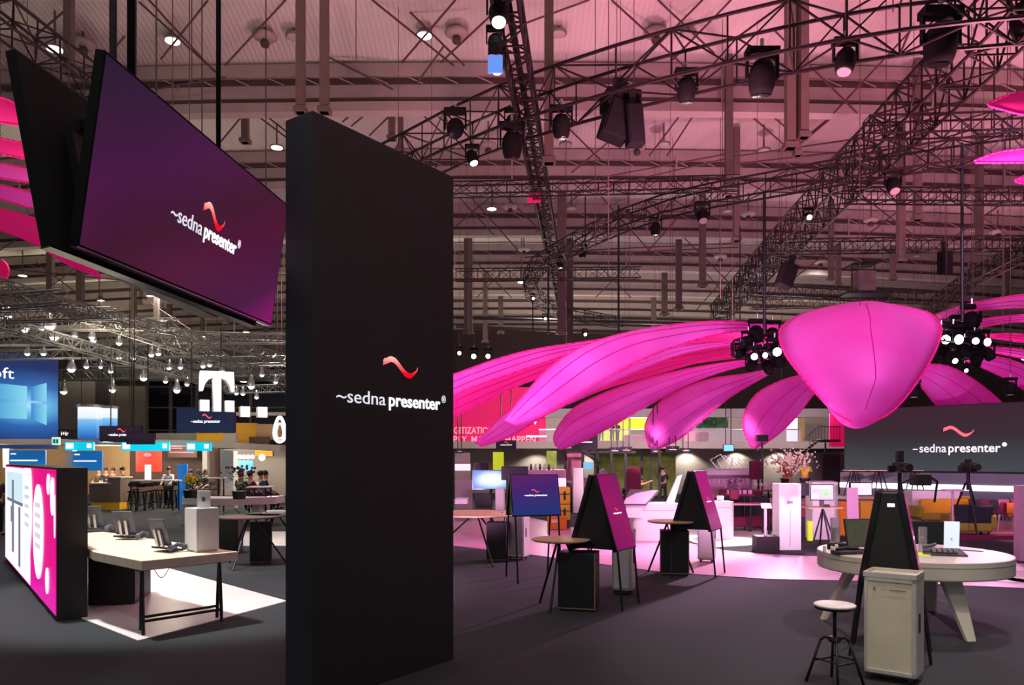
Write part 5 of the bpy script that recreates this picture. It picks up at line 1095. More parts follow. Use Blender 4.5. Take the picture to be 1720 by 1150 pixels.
q = G(1358, 908); tag(MB().box((q.x, q.y, 0), (q.x+.11, q.y+.1, .50)).build('lime_bar', 'lime'), 'short lime yellow upright bar behind the tripod table', 'bar')
q = G(1424, 912); tag(MB().slab([(q.x, q.y, 0), (q.x+.30, q.y, 0), (q.x+.25, q.y, 1.38), (q.x-.02, q.y, 1.38)], (0, .05, 0)).build('pink_sheet_panel', 'pinksheet'), 'upright pale pink panel with fine lettering between the tower and round table', 'panel')
screen_thing('desktop_monitor', 'bright white monitor with a pink bar left of the camera tripod', 1428, 810, 1465, 832, 22, 'paper', False)
sbox('monitor_desk', 'wooden desk carrying the bright white monitor', 'desk', 1408, 834, 1474, 838, 21.8, .8, 'wood')
for x in (1410, 1440, 1472):
    p = D(x, 838, 21.9); bpy_ = MB().box((p.x-.03, 21.9, 0), (p.x+.03, 21.96, p.z)).build('desk_support', 'blackm'); tag(bpy_, 'black support of the monitor desk, %s' % {1410: 'left one', 1440: 'middle one', 1472: 'right one'}[x], 'leg')
sbox('orange_pouf', 'orange seat block behind the pink panel', 'seat', 1406, 842, 1424, 862, 21, .5, 'orange', True, bevel=.05)
sbox('yellow_pouf', 'yellow seat block left of the black easel display', 'seat', 1446, 842, 1476, 862, 21, .5, 'yellowp', True, bevel=.05)
sbox('dark_tv', 'small dark screen between the white tower and the green monitor', 'monitor', 1347, 811, 1359, 832, 19, .1, 'bezel')
sbox('white_wall_box', 'pale cupboard between the broad white block and the pink panel', 'cupboard', 1408, 834, 1421, 838, 20, .3, 'white')
# lounge
def cafe_chair(lab, px, py, rz, m_, grp='cafe chairs in the pink lounge', h=.80):
    p = G(px, py); t = thing('cafe_chair', lab, 'chair', (p.x, p.y, .03), rz, grp)
    MB().slab([(-.21, -.21, .45), (.21, -.21, .45), (.19, .2, .44), (-.19, .2, .44)], (0, 0, .03)).build('seat', m_, t, bevel=.01)
    MB().slab([(-.20, .18, .50), (.20, .18, .50), (.19, .25, h), (-.19, .25, h)], (0, .025, 0)).build('backrest', m_, t, bevel=.01)
    for s in (-1, 1):
        for q in (-1, 1): MB().tube((s*.23, q*.23, 0), (s*.16, q*.16, .45), .014, 5).build('leg', 'steel', t)
for k, (x, y, rz, m_) in enumerate(((1655, 892, 2.6, 'dgrey'), (1668, 886, .4, 'maroon'), (1684, 890, 3.0, 'maroon'), (1697, 884, .2, 'pinkf'), (1707, 892, 2.4, 'orange'), (1648, 876, 1.2, 'yellowp'), (1716, 880, .9, 'pinkf'), (1677, 872, 2.0, 'dgrey'), (1664, 868, 1.0, 'yellowc'))):
    cafe_chair('%s cafe chair in the pink lounge, %s from the left' % ({'dgrey': 'dark', 'maroon': 'maroon', 'pinkf': 'pink', 'orange': 'orange', 'yellowp': 'mustard', 'yellowc': 'yellow'}[m_], ORD[sorted((1655, 1668, 1684, 1697, 1707, 1648, 1716, 1677, 1664)).index(x)]), x, y, rz, m_)
def sofa(lab, px, py, w_, d_, h_, m_, rz=0, m2=None):
    p = G(px, py); t = thing('sofa', lab, 'sofa', (p.x, p.y, 0), rz)
    MB().box((-w_/2, 0, .12), (w_/2, d_, .42)).build('seat', m_, t, bevel=.06); MB().box((-w_/2, d_-.2, .30), (w_/2, d_, h_)).build('backrest', m2 or m_, t, bevel=.06)
    for s in (-1, 1):
        MB().box((s*w_/2-.09, 0, .2), (s*w_/2+.09, d_, .58)).build('armrest', m_, t, bevel=.04)
        for q in (.08, d_-.08): MB().tube((s*(w_/2-.1), q, 0), (s*(w_/2-.1), q, .14), .025, 6).build('leg', 'blackm', t)
sofa('olive sofa with dark back cushions right of the round table screens', 1618, 896, 1.0, .8, .85, 'olive', 2.9, 'dark'); sofa('olive yellow sofa behind the dark screen on the round table', 1560, 876, 1.7, .8, .8, 'olive', 3.3, 'yellowp')
sofa('dark maroon sofa in front of the stage', 1590, 862, 2.0, .8, .9, 'maroon', .1)
for k, (x, y, m_, lab) in enumerate(((1620, 872, 'yellowp', 'left'), (1636, 870, 'yellowp', 'right'))):
    p = G(x, y); t = thing('bar_stool', 'mustard high stool before the stage, %s of the pair' % lab, 'stool', (p.x, p.y, 0)); MB().box((-.2, -.2, .72), (.2, .2, .80)).build('seat', m_, t, bevel=.02)
    for s in (-1, 1):
        for q2 in (-1, 1): MB().tube((s*.2, q2*.2, 0), (s*.15, q2*.15, .72), .018, 5).build('leg', 'yellowp', t)
p = G(1600, 905); t = thing('floor_stand', 'slim pinkish floor stand behind the white tablet screen', 'stand', p); MB().tube((0, 0, .02), (0, 0, 1.25), .03, 8).build('pole', 'pinksheet', t); MB().box((-.25, -.1, 1.25), (.25, .1, 1.30)).build('top_plate', 'pinksheet', t); MB().lathe([(0, 0), (.2, 0), (.2, .02), (0, .02)], 16).build('foot', 'dgrey', t)
sbox('pink_pillar', 'pale pink glowing pillar at the right picture edge', 'pillar', 1713, 815, 1735, 938, 15.9, .2, 'pinksheet', True)
sbox('dark_lounge_divider', 'dark maroon divider wall at the right edge behind the round table', 'divider', 1562, 899, 1712, 904, 20, .1, 'maroon', True)
# blossom tree, seated guests, lounge left of the tower
q = G(1327, 862); t = thing('blossom_tree', 'white blossoming tree standing among the tables left of the stage', 'tree', (q.x, q.y, 0))
zt_ = D(0, 790, q.y).z; MB().path([(0, 0, 0), (.05, 0, zt_*.6), (0, .0, zt_)], .07, 7).build('trunk', 'brown', t)
for k in range(9):
    a = k*2*PI/9; MB().path([(0, 0, zt_-.3), (.35*math.cos(a), .35*math.sin(a), zt_+.2), (.75*math.cos(a), .6*math.sin(a), zt_+.35+.25*(k % 3))], .02, 4).build('branch', 'brown', t)
mb = MB()
for k in range(420):
    a = R.uniform(0, 2*PI); r = abs(R.gauss(0, .36)); mb.ball((r*math.cos(a)*1.4, r*math.sin(a), zt_+.35+R.gauss(0, .20)), R.uniform(.02, .055), 4)
mb.build('blossom', 'blossom', t, kind='stuff')
p = G(1320, 858); person('person in orange seen from behind at the bar under the blossom tree', (p.x, p.y, .35), PI, 'orange', 'dark', arm=.9)
p = G(1352, 856); person('person in yellow standing right of the blossom tree', (p.x, p.y, .35), 2.6, 'yellowc', 'dark', arm=.9)
sbox('bar_platform', 'low dark bar platform behind the white tower', 'platform', 1265, 846, 1420, 850, 28, 4, 'maroon', True)
sbox('speaker_tower', 'dark maroon speaker box on a pole behind the tables', 'speaker', 1264, 774, 1283, 805, 26, .4, 'maroon', bevel=.02)
p = D(1274, 805, 26.2); tag(MB().tube((p.x, p.y, 0), (p.x, p.y, p.z), .04, 6).build('speaker_pole', 'blackm'), 'black pole under the maroon speaker box', 'pole')
p = D(1280, 741, 24); tag(MB().tube((p.x, p.y, 1.0), (p.x, p.y, p.z), .03, 6).box((p.x-.18, p.y-.1, p.z), (p.x+.16, p.y+.1, p.z+.2)).build('lamp_pole', 'blackm'), 'black pole with a small fixture at the steep petal tip', 'pole')
def long_table(lab, px0, px1, py, Y, m_, h=None, d=.7):
    a = D(px0, py, Y); b = D(px1, py, Y); t = thing('long_table', lab, 'table', (a.x, Y, 0)); L = b.x-a.x
    MB().box((0, 0, a.z-.04), (L, d, a.z)).build('table_top', m_, t, bevel=.004)
    for x in (.1, L-.1):
        for y in (.08, d-.08): MB().tube((x, y, 0), (x, y, a.z-.04), .03, 6).build('leg', 'blackm', t)
    return a, b
long_table('long maroon table with glasses behind the white tower', 1262, 1308, 823, 23, 'maroon'); long_table('low maroon table right of the smaller white counter', 1218, 1268, 830, 22, 'maroon'); long_table('lower pink topped table in the dark lounge', 1226, 1300, 846, 21, 'pinkf')
for k in range(5):
    p = D(1270+k*8, 823, 23.3); tag(MB().lathe([(0, 0), (.03, 0), (.008, .02), (.008, .09), (.05, .14), (.045, .22), (0, .2)], 8, p).build('wine_glass', 'pinksheet'), 'wine glass on the long maroon table behind the white tower', 'glass', 'glasses on the long maroon table')
for k in range(5):
    p = D(1224+k*9, 829.5, 22.3); tag(MB().lathe([(0, 0), (.06, 0), (.06, .12), (0, .12)], 8, p).build('bowl', 'pinksheet'), 'pale bowl on the low maroon table', 'bowl', 'bowls on the low maroon table')
sofa('dark sofa in the maroon lounge left of the white tower', 1262, 892, 1.7, .8, .95, 'maroon', .1, 'dark'); sofa('pink and maroon sofa behind the smaller white counter', 1256, 880, 1.4, .8, 1.1, 'pinkf', .05, 'maroon')
p = D(1233, 838, 21); t = thing('potted_plant', 'dark small plant on the lounge table right of the easel display', 'plant', p); MB().lathe([(0, 0), (.12, 0), (.15, .25), (0, .25)], 10).build('pot', 'maroon', t)
mb = MB(); 
for k in range(40): mb.ball((R.gauss(0, .10), R.gauss(0, .1), .35+R.uniform(-.1, .2)), .05, 4)
mb.build('foliage', 'purpleleaf', t, kind='stuff')

# ------------------------------------------------------------------ things on the round table
M['tabwhite'] = mat('white_tablet_screen', (.8, .82, .85), .4, emit=(.7, .85, .95), es=.75)
M['olivescr'] = mat('olive_reflection', (.10, .11, .07), .25, noise=.1)
def tilted(name, lab, cat, px, py, w_, h_, rz, m_, back='plastic', leanb=.25):
    p = on_table(px, py); t = thing(name, lab, cat, p, rz)
    MB().slab([(-w_/2, 0, .05), (w_/2, 0, .05), (w_/2, h_*leanb, .05+h_), (-w_/2, h_*leanb, .05+h_)], (0, .02, 0)).build('housing', back, t, bevel=.003)
    MB().slab([(-w_/2+.012, -.003, .062), (w_/2-.012, -.003, .062), (w_/2-.012, (h_-.024)*leanb-.003, .04+h_), (-w_/2+.012, (h_-.024)*leanb-.003, .04+h_)], (0, .004, 0)).build('screen', m_, t)
    MB().slab([(-.05, .05, 0), (.05, .05, 0), (.05, .22, 0), (-.05, .22, 0)], (0, 0, .012)).build('foot', 'steel', t)
    MB().tube((0, .14, .01), (0, h_*leanb*.6+.02, h_*.55), .014, 6).build('support', 'steel', t)
    return t
tilted('table_monitor', 'tilted olive reflecting monitor on the round table left of the black display', 'monitor', 1449, 925, .42, .36, math.radians(8), 'olivescr')
tilted('table_monitor', 'dark tilted monitor on the round table right of the black display', 'monitor', 1567, 920, .46, .30, math.radians(-4), 'bezel')
tb = tilted('white_tablet', 'bright white tablet leaning on the round table beside the dark monitor', 'tablet', 1598, 929, .17, .36, math.radians(-26), 'tabwhite', back='tabwhite', leanb=-.30)
p = on_table(1424, 930); t = thing('desk_phone', 'black desk phone on the left part of the round table', 'phone', p, .2)
MB().box((-.18, -.08, 0), (.16, .10, .045)).build('base', 'keys', t, bevel=.01); MB().path([(-.16, 0, .06), (0, .01, .075), (.14, 0, .06)], .022, 8).build('handset', 'plastic', t, smooth=True)
p = on_table(1412, 917); tag(MB().box((-.12, -.10, 0), (.12, .10, .05), Matrix.Translation(p)).build('black_router', 'plastic', bevel=.008), 'flat black device behind the phone on the round table', 'device')
p = on_table(1408, 914); t = thing('glass_vase', 'clear glass vase with grey contents at the left of the round table', 'vase', p+Vector((.02, .15, 0))); MB().lathe([(0, 0), (.055, 0), (.06, .02), (.065, .36), (.06, .36), (.052, .03), (0, .03)], 16).build('glass', 'glassc', t); MB().lathe([(0, .03), (.045, .03), (.045, .22), (0, .22)], 12).build('contents', 'grey', t)
for k, (x, y) in enumerate(((1385, 926), (1392, 922), (1398, 928), (1405, 924))):
    p = on_table(x, y); tag(MB().lathe([(0, 0), (.022, 0), (.022, .07), (.015, .08), (0, .08)], 10, p).build('small_cup', 'white' if k != 1 else 'blackm'), 'little %s cup near the left rim of the round table, %s from the left' % ('white' if k != 1 else 'black', ORD[k]), 'cup', 'little cups on the round table')
p = on_table(1440, 929); t = thing('keyboard_phone', 'grey console with keys between the phone and the olive monitor', 'phone', p, .5); MB().slab([(-.12, -.09, .0), (.12, -.09, .0), (.12, .09, .05), (-.12, .09, .05)], (0, 0, .015)).build('base', 'phoneg', t)
for k in range(4): MB().box((-.09+.05*k, -.05, .035), (-.06+.05*k, .06, .052)).build('key_row', 'keys', t)
p = on_table(1550, 928); t = thing('glass_vase', 'clear glass vase with a pale yellow flower right of the black display', 'vase', p); MB().lathe([(0, 0), (.05, 0), (.05, .33), (.046, .33), (.044, .02), (0, .02)], 16).build('glass', 'glassc', t); MB().ball((0, 0, .16), .05, 8).build('flower', 'blossom', t); MB().tube((0, 0, .02), (0, 0, .14), .006, 5).build('stem', 'leaf', t)
p = on_table(1549, 931); tag(MB().lathe([(0, 0), (.12, 0), (.12, .012), (0, .012)], 20, p).build('green_coaster', 'lime'), 'pale green mat under the flower vase on the round table', 'mat')
p = on_table(1583, 932); t = thing('console_phone', 'dark console phone in front of the dark monitor on the round table', 'phone', p, -.3); MB().slab([(-.24, -.10, .0), (.26, -.10, .0), (.22, .12, .06), (-.20, .12, .06)], (0, 0, .018)).build('base', 'keys', t, bevel=.004); MB().path([(-.22, .0, .09), (-.1, .03, .12), (-.06, .1, .12)], .02, 8).build('handset', 'phoneg', t, smooth=True)
for k in range(5): MB().box((-.12+.06*k, -.05, .04), (-.08+.06*k, .06, .072)).build('key_row', 'grey', t)
p = on_table(1632, 924); tag(MB().box((-.13, -.08, 0), (.13, .08, .008), Matrix.Translation(p) @ Matrix.Rotation(-.5, 4, 'Z')).build('flat_tablet', 'phoneg'), 'grey tablet lying flat at the right of the round table', 'tablet')
p = Vector((4.30, 7.9+.25, 1.84)); t = thing('cable_cluster', 'tangle of adapters on top of the black easel display', 'cables', p)
MB().box((-.08, -.08, -.02), (.08, .08, .10)).build('adapter', 'plastic', t, bevel=.01); MB().path([(-.1, 0, .05), (-.2, .0, 0), (-.22, .02, -.2)], .012, 5).build('cable', 'plastic', t); MB().path([(.08, 0, .08), (.18, .0, .02), (.16, .02, -.2)], .012, 5).build('cable', 'plastic', t)

# ================================================================== left background stands
struct(pb(-80, 737, 100, 745, 31, 5), 'trim_fascia_left', 'wall'); struct(MB().quadstrip([[D(x, y0, 31), D(x, y0, 31)+Vector((0, 5, 0)), D(x, y1, 31)+Vector((0, 5, 0)), D(x, y1, 31)] for x, y0, y1 in ((100, 738, 746), (250, 738, 747), (320, 739, 749), (470, 747, 758))]), 'trim_fascia', 'wall')
struct(pb(-40, 746, 218, 830, 36, .3), 'wall_stand_wood', 'warm'); struct(pb(218, 747, 366, 830, 36, .3), 'wall_stand_brown', 'brownwall'); struct(pb(364, 754, 482, 832, 36.5, .3), 'wall_stand_grey', 'wall')
struct(pb(5, 752, 15, 785, 33, .3), 'column_1', 'white'); struct(pb(111, 754, 122, 800, 33, .3), 'column_2', 'white'); struct(pb(340, 757, 348, 800, 35, .3), 'column_3', 'grey'); struct(pb(372, 757, 392, 822, 32, .4), 'wall_booth', 'white')
for x0, y0, x1, y1, m_ in ((100, 720, 235, 738, 'dgrey'), (262, 727, 330, 740, 'curtain')): struct(pb(x0, y0, x1, y1, 40, .3), 'wall_upper_left', m_)
MS = thing('video_screen', 'large blue video screen with a glowing four pane window picture at the left edge', 'display', m=frame(Vector((-24.2, 30.2, D(0, 752, 30.59).z)), Vector((4.02, 4.0, 0)), (0, 0, 1)))
def ms_x(px):
    r = (px-CX)/F; ux = uy = None
    U = Vector((4.02, 4.0, 0)).normalized(); return (r*30.2+24.2)/(U.x-r*U.y)
L = ms_x(98); x0_ = ms_x(0); MH = (752-598)/F*(30.2+L*.705)
M['ms'] = screen('blue_glow_picture', [(0, (.35, .75, .95)), (.10, (.10, .42, .75)), (.22, (.015, .12, .42)), (.40, (.012, .03, .14)), (.7, (.03, .035, .06)), (1, (.035, .037, .05))], kind='RADIAL', centre=(.86, .46, 1))
MB().box((x0_-6, 0, -.4), (L, MH, 0)).build('housing', 'dgrey', MS); MB().box((x0_-6, 0, 0), (L-.02, MH, .02)).build('screen', 'ms', MS)
M['pane'] = screen('window_pane_light', [(0, (.02, .22, .62)), (1, (.22, .68, .85))], (1, 0, 0), 1.0)
def mz(py, px): X = ms_x(px); Yp = 30.2+X*.705; return (752-py)/F*Yp
for (xa, xb, t0, t1, b0, b1) in ((-28, 45, 640, 647, 668, 670), (52, 78, 648, 641, 671, 672), (-28, 45, 675, 674, 700, 702), (52, 78, 675, 677, 702, 712)):
    za, zb_, zc, zd = mz(t0, xa), mz(t1, xb), mz(b1, xb), mz(b0, xa)
    MB().slab([(ms_x(xa), za, .02), (ms_x(xb), zb_, .02), (ms_x(xb), zc, .02), (ms_x(xa), zd, .02)], (0, 0, .02)).build('window_pane', 'pane', MS)
text('Microsoft', 21/F*30/.73, 'letterb', MS, (ms_x(21)-3.6*.8, mz(634, 10), .03), .0, 3.6*.8)
ex = thing('exit_sign', 'green escape sign below the corner of the blue video screen', 'sign', m=frame(D(87, 747, 28), (1, 0, 0), (0, 0, 1)))
MB().box((0, 0, -.06), (.28, .28, 0)).build('housing', 'paper', ex); MB().box((.03, .05, 0), (.25, .22, .006)).build('green_field', 'exitg', ex)
for x in (.06, .17): MB().box((x, .07, .006), (x+.05, .2, .008)).build('pictogram', 'leaf', ex)
nb_ = thing('white_sign', 'tiny white lit characters right of the green escape sign', 'sign', m=frame(D(102, 731, 30), (1, 0, 0), (0, 0, 1))); text('i+ir', .22, 'wletter', nb_, (0, 0, 0), .02, .30)
for k, (x0, x1, y0, y1, lab, w1, w2) in enumerate(((15, 76, 756, 780, 'left one, above the light box wall', 9, 46), (122, 171, 757, 790, 'right one, behind the light box end', 9, 38))):
    t = thing('blue_wall_board', 'blue wall panel with white lettering, %s' % lab, 'panel', m=frame(D(x0, y1, 31.5), (1, 0, 0), (0, 0, 1))); k1 = 31.5/F
    MB().box((0, 0, -.1), ((x1-x0)*k1, (y1-y0)*k1, 0)).build('board', 'blue', t)
    MB().box((3*k1, (y1-y0-7)*k1, 0), ((3+w1)*k1, (y1-y0-5)*k1, .01)).build('small_line', 'letterb', t); MB().box((2*k1, (y1-y0-18)*k1, 0), ((2+w2)*k1, (y1-y0-16)*k1, .01)).build('text_line', 'letterb', t)
for k, (x0, x1, y0, y1, lab) in enumerate(((109, 157, 742, 756, 'leftmost'), (204, 284, 742, 757, 'longest, in the middle'), (313, 354, 743, 757, 'rightmost'))):
    t = thing('cyan_lightbox', 'cyan glowing sign box on the white fascia, %s' % lab, 'light box', m=frame(D(x0, y1, 30), (1, 0, 0), (0, 0, 1))); k1 = 30/F; w_ = (x1-x0)*k1; h_ = (y1-y0)*k1
    MB().box((0, 0, -.1), (w_, h_, 0)).build('box', 'cyan', t)
    MB().box((.05, h_*.2, 0), (.05+.28, h_*.85, .012)).build('white_print', 'wletter', t); MB().box((w_-.25, h_*.3, 0), (w_-.08, h_*.8, .012)).build('white_print', 'wletter', t)
t = thing('red_panel', 'red wall panel with a pale cloud shape left of the brown wall', 'panel', m=frame(D(228, 792, 34), (1, 0, 0), (0, 0, 1))); k1 = 34/F
MB().box((0, 0, -.1), (42*k1, 36*k1, 0)).build('board', 'red', t); MB().ball((20*k1, 28*k1, .02), 4.5*k1, 8, (1.6, .8, .2)).build('cloud', 'pinkf', t)
t = thing('brown_sign', 'brown sign board with two lines of pale lettering', 'sign', m=frame(D(282, 768, 35), (1, 0, 0), (0, 0, 1))); MB().box((0, 0, -.1), (50*k1, 22*k1, 0)).build('board', 'brownwall', t)
for a0, b0, z in ((3, 25, 15), (3, 45, 8)): MB().box((a0*k1, z*k1, 0), (b0*k1, (z+2)*k1, .01)).build('text_line', 'pinkf', t)
screen_thing('hanging_monitor', 'dark monitor with the logo hanging in front of the drum lights', 167, 715, 238, 742, 27, drop=3)
screen_thing('hanging_monitor', 'smaller black monitor overlapping the drum light monitor', 212, 727, 259, 746, 26, lg=False, drop=3)
M['navy'] = screen('navy_picture', [(0, (.012, .022, .06)), (1, (.012, .014, .045))], (0, 1, 0), 1.0)
screen_thing('hanging_display_screen', 'navy blue display with the small logo under the big letter sign', 296, 683, 395, 726, 29, 'navy', drop=3, wh=.5)
for k, (cx_, r, y0, y1, lab) in enumerate(((151, 18, 684, 737, 'left, larger'), (183, 13, 686, 730, 'right, smaller'))):
    Y = 30+k; p = D(cx_, y1, Y); h_ = (y1-y0)*Y/F; rr = r*Y/F; t = thing('drum_light', 'hanging drum light, white above blue, %s' % lab, 'light', p, 0)
    M['drum'] = M.get('drum') or screen('drum_picture', [(0, (.02, .10, .45)), (.35, (.08, .35, .8)), (.6, (.25, .55, .85)), (.66, (.8, .9, 1)), (1, (1, 1, 1))], (0, 0, 1), 1.0)
    MB().lathe([(0, 0), (rr, 0), (rr, h_), (0, h_)], 24).build('drum', 'drum', t, smooth=False); MB().lathe([(rr, h_), (rr+.05, h_), (rr+.05, h_+.1), (rr, h_+.1)], 24).build('top_ring', 'silver', t)
    for q in (-1, 1): MB().tube((q*rr*.8, 0, h_+.1), (q*rr*.8, 0, h_+2.5), .015, 4).build('suspension_wire', 'blackm', t)
# big letter sign: white faces and grey sides
k1 = 27/F; T0 = D(336, 690, 27)
t = thing('letter_sign', 'big glowing white letter T with square blocks hanging over the navy display', 'sign', m=frame(T0, (math.cos(.5), -math.sin(.5)*-1, 0), (0, 0, 1)))
def tb_(x0, y0, x1, y1, nm_): return MB().box((x0*k1, y0*k1, -.35), (x1*k1, y1*k1, 0)).build(nm_, 'white', t), MB().box((x0*k1, y0*k1, 0), (x1*k1, y1*k1, .02)).build(nm_+'_face', 'wletter', t)
arc = lambda cx_, r, a0, a1, cy: [(cx_+r*math.cos(math.radians(a)), cy+r*1.35*math.sin(math.radians(a))) for a in range(a0, a1+1, 10)]
# T: stem, top bar, curved arms
SX = 1.12
poly = [(19, 0), (29, 0), (29, 62), (47, 62), (47, 34), (44, 34), (41, 48), (34, 56), (29, 57), (29, 68), (2, 68), (2, 34), (5, 34), (8, 48), (14, 56), (19, 57)]
poly = [(19, 0), (30, 0), (30, 57), (37, 54), (42, 46), (45, 34), (49, 34), (48, 68), (1, 68), (0, 34), (4, 34), (7, 46), (12, 54), (19, 57)]
MB().prism([(x*k1*SX, y*k1) for x, y in poly], -.40, 0).build('letter_body', 'white', t); MB().prism([(x*k1*SX, y*k1) for x, y in poly], 0, .02).build('letter_face', 'wletter', t)
for x0, x1, y1 in ((0, 13, 19), (36, 49, 19)): tb_(x0*SX, 0, x1*SX, y1, 'square_block')
for x0, x1 in ((58, 72), (84, 98)): tb_(x0*SX, -8, x1*SX, 10, 'square_block')
for k, (x0, y0, x1, y1, m_, lab) in enumerate(((330, 727, 375, 742, 'yellowp', 'mustard panel under the navy display'), (395, 710, 430, 744, 'yellowp', 'tall mustard panel right of the navy display'), (430, 712, 470, 738, 'warm', 'sand coloured panel behind the glowing outline sign'), (418, 733, 450, 745, 'brownwall', 'dark brown box in front of the mustard and sand panels'), (375, 727, 396, 743, 'wall', 'beige panel between the two mustard panels'))):
    sbox('upper_panel', lab, 'panel', x0, y0, x1, y1, 35-k*.3, .3, m_)
struct(pb(392, 692, 482, 697, 33, .3), 'trim_upper_roof', 'wall')
t = thing('outline_sign', 'glowing white pear shaped outline sign beside the totem', 'sign', m=frame(D(470, 743, 26), (1, 0, 0), (0, 0, 1))); k1 = 26/F
pts = [Vector(((9*math.sin(a)*(1-.32*math.cos(a)*-1 if False else 1-.35*math.cos(a)))*k1, (22-21*math.cos(PI-a)*1.0)*k1, 0)) for a in [2*PI*q/28 for q in range(29)]]
MB().path(pts, .055, 6).build('neon_tube', 'wletter', t, smooth=True)
pts2 = [p*.62+Vector((0, 6*k1, 0)) for p in pts]; MB().path(pts2, .03, 6).build('inner_tube', 'wletter', t, smooth=True)
sbox('booth_screen', 'teal landscape picture in the lit booth behind the guests', 'display', 399, 773, 425, 790, 34, .1, 'teal')
for k in range(5):
    p = D(396+k*7, 767, 33.5); tag(MB().ball(p, .09, 8).build('booth_bulb', 'lamp'), 'small glowing bulb in the row above the teal picture', 'lamp', 'bulbs above the teal picture')
p = D(440, 768, 33); tag(MB().ball(p, .14, 8).build('booth_lamp', 'lamp'), 'warm glowing lamp in the booth right of the bulb row', 'lamp')
sbox('orange_lit_panel', 'warm orange lit wall panel above the booth lamp', 'panel', 428, 748, 458, 766, 35.5, .2, 'yellowp')
# reception, high tables, people
q = G(150, 856); t = thing('reception_counter', 'brown wooden reception counter behind the light box end', 'counter', (q.x, q.y, 0), math.radians(0)); k1 = q.y/F
MB().box((0, 0, .35), (52*k1, .9, 1.05)).build('front', 'woodc', t); MB().box((-.02, -.03, 1.05), (36*k1, .95, 1.10)).build('counter_top', 'wall', t); MB().box((30*k1, -.03, 1.30), (54*k1, .95, 1.36)).build('raised_top', 'wall', t); MB().box((30*k1, 0, 1.05), (52*k1, .9, 1.30)).build('raised_front', 'woodc', t); MB().box((.05, .04, 0), (50*k1, .86, .35)).build('plinth', 'yellowp', t)
p = G(205, 853); person('person in dark clothes with a brown top standing right of the reception counter', (p.x, p.y, 0), -.8, 'brown', 'dark', arm=.9)
for k, (x, tp, lab) in enumerate(((166, 'brown', 'leftmost behind the reception counter'), (178, 'dark', 'second behind the reception counter'), (190, 'maroon', 'third behind the reception counter, dark red top'))):
    p = D(x, 0, 34.5); person('person %s' % lab, (p.x, p.y, 0), .2*k, tp, 'dark', size=.97)
p = D(283, 0, 33); person('person in a white shirt standing behind the high table', (p.x, p.y, 0), .1, 'shirt', 'dark', arm=.5)
for k, (x, tp, lab) in enumerate(((321, 'brown', 'with a brown jacket'), (334, 'dark', 'in the middle, dark jacket'), (345, 'dark', 'rightmost, dark jacket'))):
    p = D(x, 0, 33.2); person('person seated behind the white bar table, %s' % lab, (p.x, p.y, 0), .1-.2*k, tp, 'dark', pose='stool')
for k, (x, tp, lab) in enumerate(((405, 'dark', 'left guest'), (420, 'maroon', 'middle guest'), (438, 'navy', 'right guest in navy'), (446, 'dark', 'guest behind the navy one'))):
    p = D(x, 0, 26+k*.4); person('person seated at the high table near the totem, %s' % lab, (p.x, p.y, 0), 2.8-.3*k, tp, 'dark', pose='stool', size=1.03)
long_table('long high table with a pale top and leaflets left of the blue totem sign', 214, 293, 806, 31, 'white'); long_table('white topped bar table in front of the seated guests', 308, 370, 802, 30, 'white'); long_table('high table of the seated guests near the totem', 412, 450, 817, 25, 'white')
sbox('blue_totem_sign', 'blue upright sign board left of the seated guests', 'sign', 298, 779, 314, 804, 32, .1, 'blue', True)
sbox('blue_white_stand', 'small blue and white upright display on the long high table', 'sign', 243, 780, 252, 805, 31.2, .1, 'paper')
def bar_stool(lab, px, py, Yd=None):
    p = G(px, py); t = thing('bar_stool', lab, 'stool', (p.x, p.y, 0), .3, 'dark bar stools along the high tables'); MB().lathe([(0, .74), (.19, .74), (.2, .78), (0, .79)], 12).build('seat', 'blackm', t)
    for k in range(4): a = PI/4+k*PI/2; MB().tube((.24*math.cos(a), .24*math.sin(a), 0), (.13*math.cos(a), .13*math.sin(a), .74), .018, 5).build('leg', 'blackm', t)
    MB().path([(.2*math.cos(PI/4+k*PI/2), .2*math.sin(PI/4+k*PI/2), .25) for k in range(5)], .012, 4).build('foot_ring', 'blackm', t); MB().box((-.17, .14, .95), (.17, .18, 1.1)).build('backrest', 'plastic', t)
BS = [(222, 856), (236, 858), (250, 856), (262, 852), (276, 853), (290, 853), (303, 852), (318, 852), (333, 852), (348, 852), (362, 850), (228, 851), (258, 853), (310, 852)]
for i, (x, y) in enumerate(sorted(BS)): bar_stool('dark bar stool in the row along the high tables', x, y)
q = G(257, 890); t = thing('curved_bench_table', 'long white curved table in the middle distance left of the totem', 'table', (q.x, q.y, 0)); k1 = q.y/F
prof = [(x/20*158, 8*math.sin(PI*x/20)) for x in range(21)]
hz_ = EYE-(840-HY)/F*q.y
MB().quadstrip([[Vector((x*k1, 2.0-y*.12, hz_-.22)), Vector((x*k1, 2.0-y*.12, hz_)), Vector((x*k1, 3.0-y*.08, hz_)), Vector((x*k1, 3.0-y*.08, hz_-.22))] for x, y in [(a*1.08, b) for a, b in prof]]).build('table_top', 'white', t)
MB().box((0, 1.9, 0), (.30, 2.4, hz_-.22)).build('support', 'white', t); MB().box((5.0*k1*26, 1.9, 0), (5.0*k1*26+.25, 2.4, hz_-.22)).build('support', 'white', t)
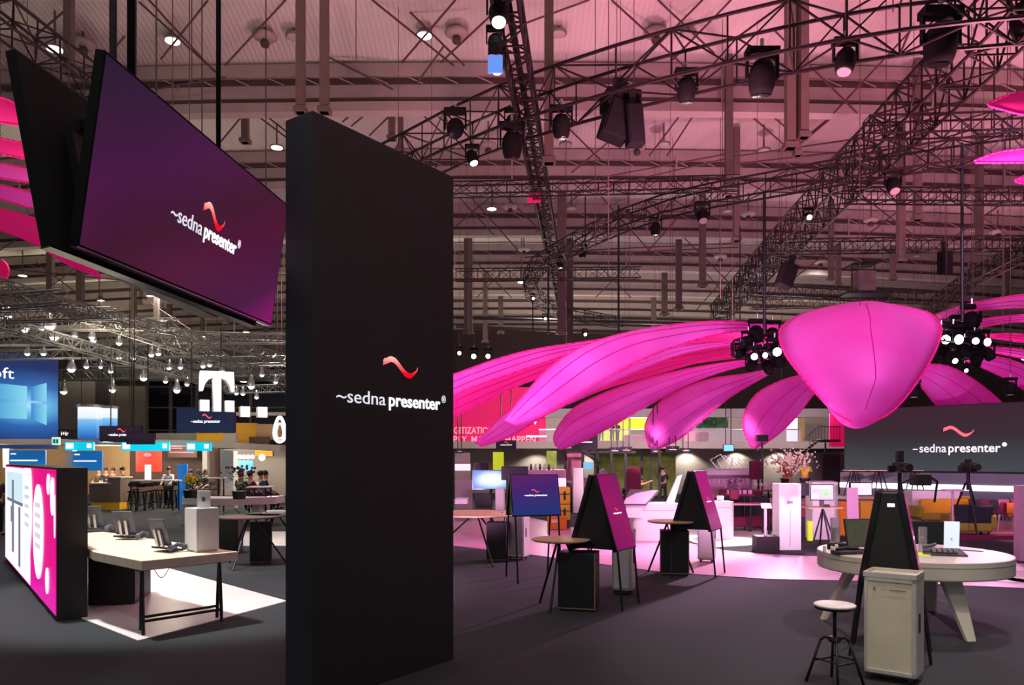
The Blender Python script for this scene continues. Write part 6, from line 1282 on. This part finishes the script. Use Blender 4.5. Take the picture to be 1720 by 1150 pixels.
def plant(lab, px, py, Y, r, m1, m2=None, n_=70):
    p = D(px, py, Y); t = thing('potted_plant', lab, 'plant', p); MB().lathe([(0, 0), (.16, 0), (.2, .22), (0, .22)], 12).build('pot', 'blackm', t); mb = MB()
    for k in range(n_):
        a = R.uniform(0, 2*PI); q2 = R.uniform(0, r); z = .25+R.uniform(0, r*1.1); c = Vector((q2*math.cos(a), q2*math.sin(a), z)); d = Vector((math.cos(a), math.sin(a), R.uniform(-.3, .6)))*.10; s = d.cross(Vector((0, 0, 1))).normalized()*.04
        mb.slab([c, c+d*.5+s, c+d, c+d*.5-s], (0, 0, .006))
    mb.build('foliage', m1, t, kind='stuff')
    if m2:
        mb = MB()
        for k in range(30): mb.ball((R.gauss(0, r*.4), R.gauss(0, r*.4), .3+r+R.uniform(-.1, .1)), .04, 5)
        mb.build('blossom', m2, t, kind='stuff')
plant('leafy green plant on the curved white table', 333, 836, 22, .42, 'leaf', None, 120); plant('yellow green small plant left of the leafy one', 320, 836, 21.5, .2, 'leaf', 'yellowc', 40); plant('plant with purple leaves on the right end of the curved table', 402, 838, 21, .5, 'leaf', 'purpleleaf', 90)
# mid distance bistro table, cabinets, carts left of totem
t, c = bistro('dark topped bistro table with crossed legs between the birch desk and the totem', 420, 866, .98, .62, .4, 'brownwall')
q = G(420, 948); cabinet('black floor cabinet at the left edge of the totem', (q.x, q.y, 0), math.radians(20), .42, .45, .84)
q = G(362, 930); cabinet('black floor cabinet behind the birch desk', (q.x, q.y, 0), math.radians(8), .50, .45, .78)
t, c = bistro('second dark bistro table cut by the totem edge', 462, 862, .98, .6, .1, 'dgrey')
q = G(436, 872, .985); t = thing('stacked_folders', 'white folders on the dark bistro table at the totem edge', 'folders', (G(465, 862, .982)))
MB().box((-.25, -.15, 0), (.15, .12, .03)).build('folder', 'white', t); MB().box((-.2, -.12, .03), (.18, .14, .055)).build('folder', 'white', t)
sbox('white_backdrop', 'white lit panel standing behind the guests near the totem', 'panel', 393, 757, 398, 808, 33, .1, 'white', True)
p = G(3, 900); person('person in dark clothes at the left picture edge behind the light box wall', (p.x-.15, p.y, 0), 1.2, 'dark', 'dark')
